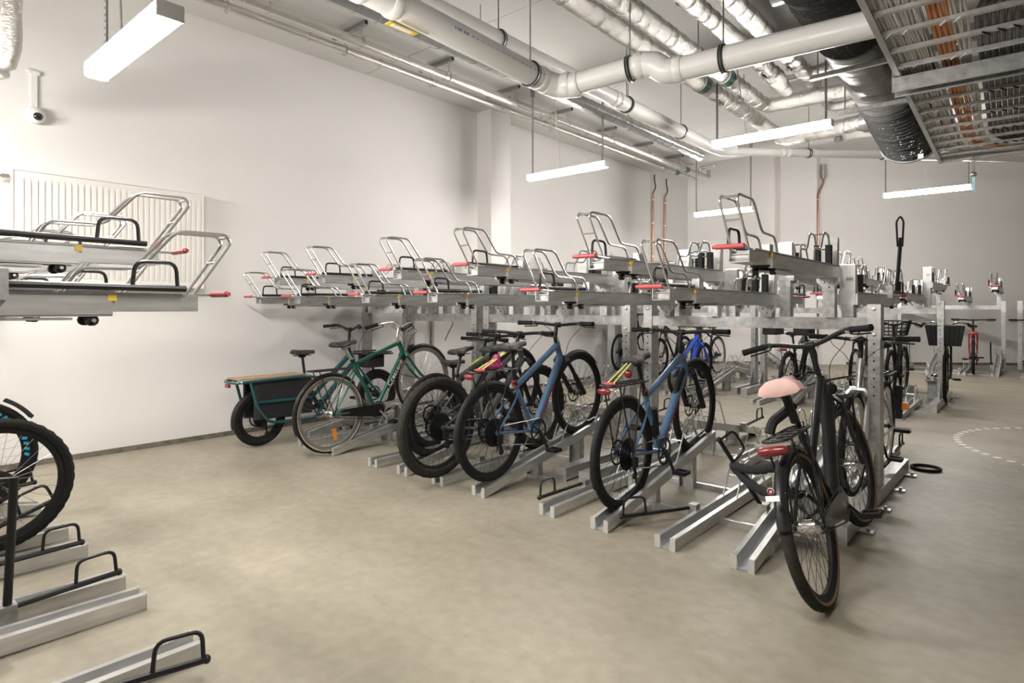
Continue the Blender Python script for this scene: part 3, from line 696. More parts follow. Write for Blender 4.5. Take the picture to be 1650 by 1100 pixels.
    mb = MB().prism([(-0.075, zt), (-0.075, zt-0.025), (-0.04, zt-0.06), (-0.04, zt-0.09), (0.04, zt-0.09), (0.04, zt-0.06), (0.075, zt-0.025), (0.075, zt)], 1.650, 1.658)
    br = mb.build('bracket_plate', 'galv', s_, smooth=False)
    bo = MB()
    for x, z in ((-0.03, zt-0.028), (0.03, zt-0.028), (0, zt-0.058)): bo.lathe([(0, 1.640), (0.008, 1.640), (0.009, 1.650)], (x, 0, z), 'y', 8)
    bo.build('bolts', 'bolt', s_)
    return t
UP = {True: make_upper(True), False: make_upper(False)}
UPUSED = {True: False, False: False}
def upper(x, y, z, high, face, label, group):
    """face=+1: tip towards -y (camera side); -1: tip towards +y"""
    if not UPUSED[high]: o = UP[high]; UPUSED[high] = True
    else: o = copy_tree(UP[high])
    o.location = (x, y, z); o.rotation_euler = (0, 0, 0 if face > 0 else PI)
    tag(o, label, 'bike tray', group)
    return o

# ------------------------------------------------------------------ ground trays
GP = [(-0.058, 0.0), (-0.058, 0.066), (-0.030, 0.070), (-0.019, 0.014), (0.019, 0.014), (0.030, 0.070), (0.058, 0.066), (0.058, 0.0)]
def make_ground(high):
    t = empty('ground_bike_tray')
    sl = 0.19 if high else 0.012
    def f(x, y, z): return (x, y, z+(max(0, y-0.0)*sl))
    L = 1.55
    MB().prism([(-0.058, 0.0), (-0.058, 0.066), (-0.030, 0.068), (-0.020, 0.012), (-0.024, 0.0)], 0, L, f).prism([(0.024, 0.0), (0.020, 0.012), (0.030, 0.068), (0.058, 0.066), (0.058, 0.0)], 0, L, f).build('tray_sides', 'galv2', t, smooth=False)
    MB().prism([(-0.024, 0.002), (-0.020, 0.013), (0.020, 0.013), (0.024, 0.002)], 0.004, L, f).build('tray_floor', 'galvin', t, smooth=False)
    MB().bx(-0.062, -0.028, -0.004, 0.0, 0.002, 0.072).build('end_plate', 'galv3', t, smooth=False)
    MB().bx(0.03, 0.06, -0.004, 0.0, -0.0, 0.07).build('end_plate', 'galv3', t, smooth=False)
    mb = MB(); b = lambda y: 0.06+y*sl
    wire_hoop(mb, [(0.88, b(0.88)-0.04), (1.04, b(1.04)+0.20), (1.15, b(1.15)+0.205), (1.27, b(1.27)+0.05), (1.40, b(1.40)+0.05), (1.45, b(1.45)-0.03)], (-0.045, 0.045), 0.006, rungs=((1.0, b(1.0)+0.12),))
    mb.build('wheel_hoop', 'wire', t)
    if high:
        for y in (0.62, 1.18):
            MB().bx(-0.05, 0.05, y, y+0.006, 0.0, y*sl).bx(-0.056, -0.05, y-0.03, y+0.03, 0.0, y*sl+0.03).bx(0.05, 0.056, y-0.03, y+0.03, 0.0, y*sl+0.03).build('support_plate', 'galv', t, smooth=False)
    else:
        MB().bx(-0.06, 0.06, 1.44, 1.56, 0.0, 0.05).build('support_plate', 'galv', t, smooth=False)
    MB().bx(-0.10, -0.05, 0.50, 0.56, 0.02+0.5*sl, 0.10+0.5*sl).build('arm_pivot', 'galv', t, smooth=False)
    return t
GR = {True: make_ground(True), False: make_ground(False)}
GRU = {True: False, False: False}
ARMME = MB().tube([(0, 0, 0), (0, -0.50, 0)], 0.0125, 8).ell((0, -0.50, 0), (0.016, 0.014, 0.016), 8, 6).mesh('lock_arm', 'black')
LOOPME = MB().tube(fil([(0, -0.49, 0.005), (0, -0.485, 0.105), (0, -0.345, 0.105), (0, -0.335, 0.005)], 0.035, 4), 0.0075, 6).mesh('lock_loop', 'black')
def ground(x, y, high, face, label, group, arm=(0, 0.05), z=0.0):
    if not GRU[high]: o = GR[high]; GRU[high] = True; src = None
    else: o = copy_tree(GR[high])
    for c in list(o.children):
        if c.name.startswith('lock_arm'):
            for g in list(c.children): bpy.data.objects.remove(g)
            bpy.data.objects.remove(c)
    o.location = (x, y, z); o.rotation_euler = (0, 0, 0 if face > 0 else PI)
    if arm is not None:
        sl = 0.19 if high else 0.012
        a = inst('lock_arm', ARMME, o, (-0.085, 0.53, 0.075+0.5*sl)); a.rotation_euler = (-arm[1], 0, arm[0])
        inst('lock_loop', LOOPME, a)
    tag(o, label, 'bike tray', group)
    return o

# ------------------------------------------------------------------ rack frames
def rack_frame(label, x0, x1, yc, dz=0.0, group='two-tier rack frames', cross=(), foot=True, depth=1.02):
    """posts at x0 (right) and x1 (left) on feet, two beams between; cross: floor bar ys"""
    r = empty('rack_frame', (0, yc, 0)); tag(r, label, 'rack frame', group)
    zt = 1.335+dz; b0 = 1.16+dz; b1 = 1.243+dz
    for x in (x0, x1):
        p = MB().bx(x-0.036, x+0.036, -0.065, 0.065, 0.06, zt).build('post', 'galv', r, smooth=False)
        hole = MB(); z = 0.72
        while z < zt-0.03:
            hole.lathe([(0, -0.067), (0.0065, -0.067), (0.0065, -0.0655)], (x, 0, z), 'y', 8); z += 0.058
        hole.build('post_holes', 'blackm', p)
        MB().bx(x-0.040, x+0.040, -0.0675, -0.0645, b0-0.06, b1+0.09).build('joint_plate', 'galv2', p, smooth=False)
        bo = MB()
        for z in (b0-0.03, b1+0.06): bo.lathe([(0, -0.08), (0.012, -0.078), (0.013, -0.067)], (x, 0, z), 'y', 8)
        bo.build('bolts', 'bolt', p)
        if foot:
            MB().bx(x-0.045, x+0.045, -depth, depth, 0.012, 0.10).bx(x-0.047, x+0.047, -depth-0.004, -depth, 0.0, 0.104).build('foot_beam', 'galv2', r, smooth=False)
            MB().prism([(-0.22, 0.10), (-0.065, 0.10), (-0.065, 0.34)], x-0.004, x+0.004, lambda a, b, c: (b, a, c)).build('gusset', 'galv', r, smooth=False)
            for yy in (-0.72, -0.2, 0.35, 0.86):
                MB().bx(x+0.04, x+0.12, yy-0.03, yy+0.03, 0, 0.012).tube([(x+0.09, yy, 0.01), (x+0.09, yy, 0.03)], 0.01, 8).build('anchor_plate', 'galv', r, smooth=False)
    for y0, y1 in ((-0.060, -0.015), (0.015, 0.060)):
        MB().bx(x1+0.036, x0-0.036, y0, y1, b0, b1).build('cross_beam', 'galv', r, smooth=False)
    for y in cross:
        MB().bx(x1+0.03, x0-0.03, y-yc-0.016, y-yc+0.016, 0.0, 0.03).build('floor_bar', 'galv2', r, smooth=False)
    return r
FY = 4.765
rack_frame('rack frame of the front row, right bay with the end post', -0.86, -2.55, FY, cross=(3.66, 4.28, 5.3, 5.85))
rack_frame('rack frame of the front row, middle bay', -2.76, -4.45, FY, cross=(3.66, 4.28, 5.3, 5.85))
rack_frame('rack frame of the front row, left bay', -4.63, -5.80, FY, cross=(3.66, 4.28, 5.3, 5.85))
r = empty('end_portal', (-6.2, 4.45, 0)); tag(r, 'extra galvanised portal at the wall end of the front rack', 'rack frame')
MB().bx(-0.036, 0.036, -0.05, 0.05, 0, 1.36).build('post', 'galv', r, smooth=False)
MB().beam((0.03, 0.0, 1.29), (0.38, 0.26, 1.29), 0.05, 0.085).build('cross_beam', 'galv', r, smooth=False)
MB().bx(-0.037, 0.09, -0.056, -0.05, 1.16, 1.26).build('corner_plate', 'galv2', r, smooth=False)
MB().bx(0.16, 0.21, 0.08, 0.081, 1.28, 1.305).build('sticker', 'paper', r, smooth=False)

NEARX = [-1.13, -1.55, -1.96, -2.36, -2.97, -3.38, -3.79, -4.20, -4.85, -5.27, -5.65, -6.02]
for i, x in enumerate(NEARX):
    hi = i % 2 == 0
    upper(x, 3.0, 1.605 if hi else 1.422, hi, 1, f'{ORD[i]} upper tray from the right on the front rack camera side, {"raised" if hi else "low"}', 'upper trays facing the aisle')
for i, x in enumerate(NEARX):
    hi = i % 2 == 1
    o = upper(x+0.09, 6.53, 1.605 if hi else 1.422, hi, -1, f'{ORD[i]} upper tray from the right on the front rack far side, {"raised" if hi else "low"}', 'upper trays on the far side of the front rack')
    if i < 2:
        hs = [c for c in o.children if c.name.startswith('rear_housing')][0]
        mtx = Matrix.Translation(V(-0.013, 1.7425, 0.09)) @ Matrix.Rotation(PI, 4, 'Z') @ Matrix.Rotation(PI/2, 4, 'X')
        text('plate_number', ['20005', '20001'][i], 0.017, 'ink', hs, mtx, align='CENTER')
GX = [(-1.13, 1, (-0.55, 0.95)), (-1.55, 0, (-0.5, 0.0)), (-1.97, 1, None), (-2.36, 0, (0.0, 0.02)), (-2.96, 1, None), (-3.38, 0, None), (-3.79, 1, None), (-4.17, 0, None), (-4.80, 1, None), (-5.27, 0, None), (-5.62, 1, None)]
for i, (x, hi, arm) in enumerate(GX):
    ground(x, 3.05 if i < 10 else 3.3, bool(hi), 1, f'{ORD[i]} floor tray from the right on the front rack camera side, {"sloping" if hi else "flat"}', 'floor trays facing the aisle', arm)
for i, x in enumerate(NEARX[:9]):
    hi = i % 2 == 1
    ground(x+0.09, 6.48, hi, -1, f'{ORD[i]} floor tray from the right on the front rack far side, {"sloping" if hi else "flat"}', 'floor trays on the far side of the front rack', (0.1, 0.3) if i in (1, 4) else (0, 0.03))

# second rack row behind
SY = 10.1; SDZ = 0.07
rack_frame('rack frame of the second row, right bay', -1.05, -3.40, SY, SDZ, cross=(9.0, 9.6, 10.7, 11.2), depth=0.87)
rack_frame('rack frame of the second row, left bay', -3.55, -6.1, SY, SDZ, cross=(9.0, 9.6, 10.7, 11.2), depth=0.87)
SX = [-1.30-0.41*k for k in range(5)]+[-3.80-0.43*k for k in range(6)]
for i, x in enumerate(SX):
    hi = i % 2 == 1
    upper(x, SY-1.765, (1.605 if hi else 1.422)+SDZ, hi, 1, f'{ORD[i]} upper tray from the right on the second rack camera side, {"raised" if hi else "low"}', 'upper trays of the second rack')
    upper(x+0.09, SY+1.765, (1.422 if hi else 1.605)+SDZ, not hi, -1, f'{ORD[i]} upper tray from the right on the second rack far side, {"low" if hi else "raised"}', 'upper trays on the far side of the second rack')
    ground(x, SY-1.72, hi, 1, f'{ORD[i]} floor tray from the right on the second rack camera side, {"sloping" if hi else "flat"}', 'floor trays of the second rack', (0, 0.03) if i in (3, 5, 8) else None)
    ground(x+0.09, SY+1.72, not hi, -1, f'{ORD[i]} floor tray from the right on the second rack far side, {"flat" if hi else "sloping"}', 'floor trays on the far side of the second rack', None)
# third row along the back
TY = 16.2
rack_frame('rack frame of the back row, left bay', -0.62, -2.45, TY, 0.12, cross=(14.9, 15.6), foot=False)
rack_frame('rack frame of the back row, right bay', 1.2, -0.36, TY, 0.12, cross=(14.9, 15.6), foot=False)
for i, x in enumerate((-2.25, -1.73, -1.2, -0.69, -0.15, 0.35, 0.85)):
    hi = i % 2 == 1
    upper(x, TY-1.73, (1.605 if hi else 1.422)+0.12, hi, 1, f'{ORD[i]} upper tray from the left on the back wall rack, {"raised" if hi else "low"}', 'upper trays of the back rack')
    ground(x, TY-1.5, hi, 1, f'{ORD[i]} floor tray from the left on the back wall rack, {"sloping" if hi else "flat"}', 'floor trays of the back rack', (0, 1.2) if i == 3 else None)
for k, (s, hi) in enumerate(((1.1, 0), (1.7, 1), (2.3, 0), (3.9, 1), (4.5, 0))):   # trays set against the oblique back wall, left part
    p = BA+BD*s+BN*1.75
    o = ground(p.x, p.y, bool(hi), 1, f'{ORD[k]} floor tray from the left corner standing against the back wall', 'floor trays at the back wall', None)
    o.rotation_euler = (0, 0, math.radians(37.3))
# left row beside the camera
LYC = -0.75
rack_frame('rack frame of the row at the left edge', -2.15, -4.05, LYC, -0.05)
rack_frame('rack frame at the far left edge', -4.2, -6.0, LYC, -0.05)
for i, (x, hi) in enumerate(((-2.60, False), (-3.02, True), (-3.45, False), (-3.87, True), (-4.5, False), (-4.92, True))):
    upper(x, 1.02, (1.57 if hi else 1.366), hi, -1, f'{ORD[i]} upper tray from the camera in the left row, {"raised" if hi else "low"}', 'upper trays of the left row')
for i, (x, hi, arm) in enumerate(((-2.42, False, (-0.25, 0.0)), (-3.00, False, None), (-3.27, False, (0, 0.05)), (-3.85, False, (0, 0.03)), (-4.22, False, (0.0, 0.35)), (-4.85, True, (0, 0.1)))):
    ground(x, 0.96, hi, -1, f'{ORD[i]} floor tray from the camera in the left row', 'floor trays of the left row', arm)
r = empty('lock_arm_raised', (-3.19, 0.53, 0.02)); tag(r, 'black locking arm standing upright by the left edge', 'locking arm')
MB().tube([(0, 0, 0.05), (0.02, 0.02, 0.60)], 0.016, 10).tube([(0.02, 0.02, 0.59), (-0.10, -0.10, 0.585)], 0.011, 8).build('arm', 'black', r)
MB().bx(-0.03, 0.03, -0.03, 0.03, -0.02, 0.08).build('pivot', 'galv', r, smooth=False)
# tall black fork of a raised arm on the far side
r = empty('lock_arm_raised', (-0.98, 6.30, 1.60)); tag(r, 'tall black locking arm standing up on the end far-side tray', 'locking arm')
MB().tube([(0, 0, -0.17), (0.03, 0.02, 0.33)], 0.016, 8).tube(fil([(0.01, 0.0, 0.25), (0.0, 0, 0.47), (0.03, 0, 0.52), (0.055, 0, 0.47), (0.045, 0, 0.25)], 0.02), 0.009, 6).build('arm', 'black', r)
r = empty('cardboard_box', (-4.6, 6.3, 1.33)); tag(r, 'brown cardboard box resting among the upper trays', 'box')
MB().bx(-0.13, 0.13, -0.09, 0.09, 0, 0.10).build('carton', 'card', r, smooth=False); MB().bx(-0.131, 0.131, -0.02, 0.02, 0.1001, 0.102).build('tape', 'card', r, smooth=False)
# wall hooks on the left wall behind the front rack
for i, (yy, z) in enumerate(((5.35, 1.55), (5.6, 1.0))):
    r = empty('wall_hook_rail', (XL, yy, z)); tag(r, ['upper', 'lower'][i]+' slim wall rail with a bent wire hook behind the front rack', 'hook rail', 'wall hooks')
    MB().bx(0, 0.03, -0.02, 0.02, -0.25, 0.25).build('rail', 'galv', r, smooth=False)
    MB().tube(fil([(0.03, 0, 0.2), (0.35, 0.02, 0.21), (0.42, 0.02, 0.12), (0.25, 0.02, -0.12)], 0.05), 0.008, 6).build('hook', 'strut', r)

# ------------------------------------------------------------------ bicycles
WM = {}
def wheel_meshes(r, tw, knob, tyre, rim, spoke, nsp, side, rimdeep):
    key = (round(r, 3), round(tw, 3), knob, tyre, rim, spoke, nsp, side, rimdeep)
    if key in WM: return WM[key]
    t = MB(); R = r-tw/2; n = 72 if knob else 48; m = 12
    vs = []
    for i in range(n):
        a = 2*PI*i/n
        for k in range(m):
            b = 2*PI*k/m; q = tw/2
            if knob and math.cos(b) > 0.05:
                q += (0.005 if (i+k) % 2 else -0.001)
            rr = R+q*math.cos(b)*1.0
            vs.append((q*math.sin(b), rr*math.cos(a), rr*math.sin(a)))
    fs = [(i*m+k, ((i+1) % n)*m+k, ((i+1) % n)*m+(k+1) % m, i*m+(k+1) % m) for i in range(n) for k in range(m)]
    t.add(vs, fs)
    tyre_me = t.mesh('tyre', tyre, ang=25 if knob else 60)
    ri = r-tw*0.93; w = min(tw*0.36, 0.016)
    rim_me = MB().lathe([(ri+0.006, -w), (ri+0.006, w), (ri-0.004, w), (ri-rimdeep, w*0.5), (ri-rimdeep, -w*0.5), (ri-0.004, -w)], (0, 0, 0), 'x', 48, closed=True).mesh('rim', rim)
    sp = MB()
    for i in range(nsp):
        s = 1 if i % 2 else -1; a = 2*PI*i/nsp; b = a+(0.55 if (i//2) % 2 else -0.55)
        sp.tube([(s*0.028, 0.024*math.cos(b), 0.024*math.sin(b)), (s*0.003, (ri-rimdeep+0.003)*math.cos(a), (ri-rimdeep+0.003)*math.sin(a))], 0.0013, 3, caps=False)
    sp_me = sp.mesh('spokes', spoke)
    side_me = None
    if side:
        side_me = MB()
        for s in (-1, 1):
            side_me.lathe([(R-tw*0.30, s*tw*0.42), (R-tw*0.05, s*tw*0.515)], (0, 0, 0), 'x', 48)
        side_me = side_me.mesh('sidewall', side)
    WM[key] = (tyre_me, rim_me, sp_me, side_me)
    return WM[key]
HUB = {}
def hub_mesh(kind, m):
    if (kind, m) in HUB: return HUB[(kind, m)]
    if kind == 'big': pr = [(0.006, -0.06), (0.02, -0.045), (0.045, -0.04), (0.045, 0.04), (0.02, 0.045), (0.006, 0.06)]
    elif kind == 'gear': pr = [(0.006, -0.065), (0.02, -0.05), (0.034, -0.034), (0.030, 0.0), (0.034, 0.034), (0.02, 0.05), (0.006, 0.065)]
    else: pr = [(0.005, -0.055), (0.012, -0.04), (0.026, -0.032), (0.014, -0.024), (0.014, 0.024), (0.026, 0.032), (0.012, 0.04), (0.005, 0.055)]
    HUB[(kind, m)] = MB().lathe(pr, (0, 0, 0), 'x', 16).mesh('hub', m); return HUB[(kind, m)]
DISC = None
def wheel(root, name, y, z, r, tw, S, rear, ang=0.0):
    global DISC
    ty, ri, sp, sd = wheel_meshes(r, tw, S['knob'], S['tyre'], S['rim'], S['spoke'], S['nsp'], S['side'], S['rimdeep'])
    w = inst(name, ty, root, (0, y, z)); w.rotation_euler = (0.3*random.random(), 0, ang)
    inst('rim', ri, w); inst('spokes', sp, w)
    if sd: inst('sidewall', sd, w)
    inst('hub', hub_mesh(S['hubr'] if rear else S['hubf'], S['hubm']), w)
    if S['disc']:
        if DISC is None:
            d = MB().lathe([(0.078, 0), (0.082, 0.001), (0.068, 0.001), (0.066, 0)], (0, 0, 0), 'x', 28, closed=True)
            for k in range(6): d.tube([(0, 0.02*math.cos(k*PI/3), 0.02*math.sin(k*PI/3)), (0, 0.07*math.cos(k*PI/3+0.4), 0.07*math.sin(k*PI/3+0.4))], 0.003, 4)
            DISC = d.mesh('brake_disc', 'steeldk')
        inst('brake_disc', DISC, w, (-0.045, 0, 0))
    if rear and S['cassette']:
        c = MB()
        for q in range(7):
            rr = S['cassr']*(1-0.09*q); xx = 0.028+0.004*q
            c.lathe([(0.012, xx), (rr, xx), (rr, xx+0.0016), (0.012, xx+0.0016)], (0, 0, 0), 'x', 24, closed=True)
        c.build('cassette', 'steeldk', w)
    if S['reflector'] and rear:
        MB().box((0.012, 0.0, -r*0.55), (0.008, 0.035, 0.10)).build('spoke_reflector', 'orange', w, smooth=False)
    return w
DEF = dict(rh=(0, 0.36), fh=(1.05, 0.36), bb=(0.44, 0.30), st=(0.27, 0.74), ht=(0.80, 0.93), hb=(0.86, 0.79), sad=(0.20, 0.95), bar=(0.82, 1.06), sadtilt=0.0,
    r=0.345, rf=None, tw=0.045, knob=False, tyre='rubber', rim='blackm', spoke='spokek', nsp=28, side=None, rimdeep=0.022, hubr='std', hubf='std', hubm='steeldk', disc=False, cassette=True, cassr=0.075, reflector=False,
    fr='graph', fork='graph', tt=0.018, dt=0.021, stt=0.017, tts=None, forkr=0.016, susp=False, bars='flat', barw=0.34, barm='black', stemm='black', grip='blackm', saddle='leather', sadw=0.075, sadl=0.26,
    ring=0.085, crank='steeldk', cranka=-0.6, chaincase=None, chain=True, fender=None, fendm='blackm', ffrom=20, fto=200, rack=False, light=False, postm='black', lever=True, step=False, turn=0.0, lamp=False, kick=False, cables=True, rd=True, f2=(30, 190))
def arc_fender(root, y, z, r, w, a0, a1, m, name='fender', stays=True, axle=True):
    """a0..a1 degrees, 0 = forward, 90 = up"""
    n = 22; secs = []; rr = r+0.005
    mb = MB()
    for i in range(n+1):
        a = math.radians(a0+(a1-a0)*i/n); ca, sa = math.cos(a), math.sin(a); q = []
        for k in range(7):
            t = -1+2*k/6; x = t*w; dr = 0.012*(1-t*t)-0.010*abs(t)**3
            q.append((x, y+(rr+dr)*ca, z+(rr+dr)*sa))
        for k in range(6, -1, -1):
            t = -1+2*k/6; x = t*w; dr = 0.012*(1-t*t)-0.010*abs(t)**3-0.003
            q.append((x, y+(rr+dr)*ca, z+(rr+dr)*sa))
        secs.append(q)
    mb.loft(secs)
    o = mb.build(name, m, root)
    if stays:
        s = MB()
        for a in ((a1-25) if abs(a1-a0) > 60 else a1,):
            aa = math.radians(a)
            for sx in (-1, 1): s.tube([(sx*0.05, y, z), (sx*w, y+rr*math.cos(aa), z+rr*math.sin(aa))], 0.0025, 5)
        s.build('fender_stay', 'steeldk', o)
    return o
def saddle_mesh(mb, y, z, w, l, tilt=0.0, h=0.05, lift=0.0):
    secs = []
    prof = [(-0.5, 0.55), (-0.47, 0.88), (-0.36, 1.0), (-0.2, 0.93), (-0.05, 0.62), (0.12, 0.36), (0.3, 0.26), (0.44, 0.22), (0.49, 0.12)]
    for t, ws in prof:
        q = []; cy = y+t*l; cz = z+t*l*math.sin(tilt)+(0.018*max(0, -t-0.2)*4*0.4)
        hh = h*(0.8 if t > 0.2 else 1.0)*(0.55 if t in (-0.5, 0.49) else 1)
        for k in range(12):
            a = 2*PI*k/12
            q.append((w*ws*math.cos(a)*(1 if math.sin(a) > -0.2 else 0.92), cy, cz+hh*0.5*math.sin(a)-(hh*0.25*abs(math.cos(a))**3)))
        secs.append(q)
    mb.loft(secs)
def bike(label, x, y, S, rz=0.0, lean=0.0, z=0.0, name='bicycle', pitch=0.0, group=None):
    D = dict(DEF); D.update(S); S = D
    if pitch:
        c, s = math.cos(pitch), math.sin(pitch); r0 = S['rh']
        def rot(p): return (r0[0]+(p[0]-r0[0])*c-(p[1]-r0[1])*s, r0[1]+(p[0]-r0[0])*s+(p[1]-r0[1])*c)
        for k in ('fh', 'bb', 'st', 'ht', 'hb', 'sad', 'bar'): S[k] = rot(S[k])
    o = empty(name, (x, y, z), rz); o.rotation_euler = (0, lean, rz); tag(o, label, 'bicycle', group or 'parked bicycles')
    P = lambda p, xx=0.0: V(xx, p[0], p[1])
    rf = S['rf'] or S['r']
    wheel(o, 'rear_wheel', *S['rh'], S['r'], S['tw'], S, True)
    wheel(o, 'front_wheel', *S['fh'], rf, S['tw'], S, False, S['turn'])
    rh, fh, bb, st, ht, hb, sad, bar = [S[k] for k in ('rh', 'fh', 'bb', 'st', 'ht', 'hb', 'sad', 'bar')]
    f = MB()
    f.tube([P(bb), P(st)], S['stt'], 10)
    tts = S['tts'] or (st[0]+(bb[0]-st[0])*0.08, st[1]+(bb[1]-st[1])*0.08)
    hd = (ht[0]-hb[0], ht[1]-hb[1])
    if S['step']:
        f.tube([P(hb), P((hb[0]*0.55+bb[0]*0.45, hb[1]*0.5+bb[1]*0.5-0.02)), P(bb)], S['dt']*1.25, 12)
        f.tube([P((ht[0]-hd[0]*0.2, ht[1]-hd[1]*0.2)), P(tts)], S['tt'], 10)
    else:
        f.tube([P((ht[0]-hd[0]*0.12, ht[1]-hd[1]*0.12)), P(tts)], [S['tt']*1.15, S['tt']*0.92], 10)
        f.tube([P((hb[0]+hd[0]*0.15, hb[1]+hd[1]*0.15)), P(bb)], S['dt'], 12)
    f.tube([P(hb), P(ht)], 0.024, 12)
    f.tube([P(bb, -0.045), P(bb, 0.045)], 0.026, 12)
    for sx in (-1, 1):
        f.tube(fil([P(bb, sx*0.03), P((rh[0]+(bb[0]-rh[0])*0.6, rh[1]+(bb[1]-rh[1])*0.6), sx*0.045), P(rh, sx*0.062)], 0.1), 0.010, 8)
        ss = (st[0]+(bb[0]-st[0])*0.16, st[1]+(bb[1]-st[1])*0.16)
        f.tube(fil([P(ss, sx*0.016), P((ss[0]*0.6+rh[0]*0.4, ss[1]*0.6+rh[1]*0.4), sx*0.05), P(rh, sx*0.062)], 0.1), 0.008, 8)
        f.lathe([(0, -0.004), (0.02, -0.004), (0.02, 0.004), (0, 0.004)], (sx*0.062, *rh), 'x', 10)
    f.build('frame', S['fr'], o)
    # fork
    fk = MB(); steer = V(0, hb[0]-hd[0]*0.12, hb[1]-hd[1]*0.12)
    hl = math.hypot(*hd); ux = (-hd[0]/hl, -hd[1]/hl)
    wclr = 0.03+S['tw']/2+0.012
    for sx in (-1, 1):
        a = steer+V(sx*wclr, 0, 0)
        if S['susp']:
            mid = a+(P(fh, sx*wclr)-a)*0.42
            fk.tube([a, mid], 0.016, 10).tube([mid, P(fh, sx*wclr)], 0.021, 10)
        else:
            b = P(fh, sx*wclr*0.95); mid = a+(b-a)*0.7+V(0, -0.02, 0.0)
            fk.tube(fil([a, mid, b], 0.2), [S['forkr']]*3+[S['forkr']*0.75]*4 if False else S['forkr']*0.85, 8)
    fk.tube([steer+V(-wclr, 0, 0.0), steer+V(-wclr*0.6, 0, 0.035), steer+V(wclr*0.6, 0, 0.035), steer+V(wclr, 0, 0)], S['forkr']*1.25, 8)
    fk.build('fork', S['fork'], o)
    # stem and bar
    top = V(0, ht[0]+hd[0]*0.25, ht[1]+hd[1]*0.25); bp = P(bar)
    MB().tube(fil([P(ht), top, V(0, (top.y+bp.y)/2-0.0, max(bp.z-0.015, top.z)), bp], 0.03), 0.0155, 10).tube([bp+V(-0.024, 0, 0), bp+V(0.024, 0, 0)], 0.022, 10).build('stem', S['stemm'], o)
    w = S['barw']; B = MB(); gp = []
    if S['bars'] == 'flat':
        pts = [bp+V(-w, -0.05, 0.012), bp+V(-w*0.45, -0.01, 0.012), bp+V(-0.05, 0, 0), bp+V(0.05, 0, 0), bp+V(w*0.45, -0.01, 0.012), bp+V(w, -0.05, 0.012)]
        ge = [(pts[0], pts[0]+(pts[1]-pts[0]).normalized()*0.125), (pts[5], pts[5]+(pts[4]-pts[5]).normalized()*0.125)]
    elif S['bars'] == 'sweep':
        pts = [bp+V(-w, -0.20, -0.01), bp+V(-w*0.82, -0.06, 0.03), bp+V(-w*0.4, 0.03, 0.05), bp+V(-0.05, 0, 0), bp+V(0.05, 0, 0), bp+V(w*0.4, 0.03, 0.05), bp+V(w*0.82, -0.06, 0.03), bp+V(w, -0.20, -0.01)]
        ge = [(pts[0], pts[0]+(pts[1]-pts[0])*0.85), (pts[7], pts[7]+(pts[6]-pts[7])*0.85)]
    else:  # 'mid' gently swept
        pts = [bp+V(-w, -0.11, 0.03), bp+V(-w*0.55, -0.015, 0.045), bp+V(-0.05, 0, 0), bp+V(0.05, 0, 0), bp+V(w*0.55, -0.015, 0.045), bp+V(w, -0.11, 0.03)]
        ge = [(pts[0], pts[0]+(pts[1]-pts[0]).normalized()*0.125), (pts[5], pts[5]+(pts[4]-pts[5]).normalized()*0.125)]
    B.tube(fil(pts, 0.06, 4), 0.0135, 8)
    hb_o = B.build('handlebar', S['barm'], o)
    for a, b in ge:
        d = (b-a).normalized()
        MB().tube([a-d*0.004, a, a+d*0.02, b-d*0.02, b], [0.014, 0.020, 0.0185, 0.0175, 0.020], 10).build('grip', S['grip'], hb_o)
        if S['lever']:
            MB().box(b+d*0.025, (0.03, 0.03, 0.028)).tube(fil([b+d*0.03+V(0, 0.01, -0.005), b+d*0.02+V(0, 0.055, -0.025), a+d*0.02+V(0, 0.05, -0.03)], 0.02), 0.005, 6).build('brake_lever', 'steeldk' if S['lever'] is True else S['lever'], hb_o)
    if S['cables']:
        c = MB()
        for sx in (-1, 1):
            q0 = bp+V(sx*w*0.55, 0.03, 0.01)
            c.tube(fil([q0, bp+V(sx*0.16, 0.09, -0.03), bp+V(sx*0.05, 0.09, -0.12), P(hb, sx*0.02)+V(0, 0.03, 0.04)], 0.12, 5), 0.0025, 4)
        c.build('cables', 'blackm', hb_o)
    if S['lamp']:
        l = MB().lathe([(0.0, -0.04), (0.028, -0.035), (0.038, 0.0), (0.038, 0.012)], (0, hb[0]+0.11, hb[1]+0.06), 'y', 14).tube([P(hb)+V(0, 0.02, 0.02), V(0, hb[0]+0.08, hb[1]+0.05)], 0.006, 6).build('headlight', 'blackm', o)
        MB().lathe([(0.037, 0.013), (0.02, 0.018), (0.0, 0.02)], (0, hb[0]+0.11, hb[1]+0.06), 'y', 14).build('lens', 'glass', l)
    # saddle
    MB().tube([P(st), P((sad[0]*0.92+st[0]*0.08, sad[1]-0.045))], 0.0135, 10).box(P((sad[0], sad[1]-0.04)), (0.03, 0.06, 0.02)).tube([P((sad[0]-0.09, sad[1]-0.03), -0.02), P((sad[0]+0.09, sad[1]-0.03), -0.02)], 0.004, 5).tube([P((sad[0]-0.09, sad[1]-0.03), 0.02), P((sad[0]+0.09, sad[1]-0.03), 0.02)], 0.004, 5).build('seatpost', S['postm'], o)
    MB().tube([P((st[0]+(bb[0]-st[0])*0.05, st[1]+(bb[1]-st[1])*0.05)), P((st[0]-(bb[0]-st[0])*0.02, st[1]-(bb[1]-st[1])*0.02))], 0.021, 10).build('seat_clamp', 'steeldk', o)
    m_ = MB(); saddle_mesh(m_, sad[0]+0.02, sad[1], S['sadw'], S['sadl'], S['sadtilt']); m_.build('saddle', S['saddle'], o)
    # drivetrain
    R = S['ring']; c = MB().tube([V(-0.062, *bb), V(0.062, *bb)], 0.011, 8).lathe([(R*0.78, 0.048), (R, 0.048), (R, 0.051), (R*0.78, 0.051)], (0, *bb), 'x', 32, closed=True)
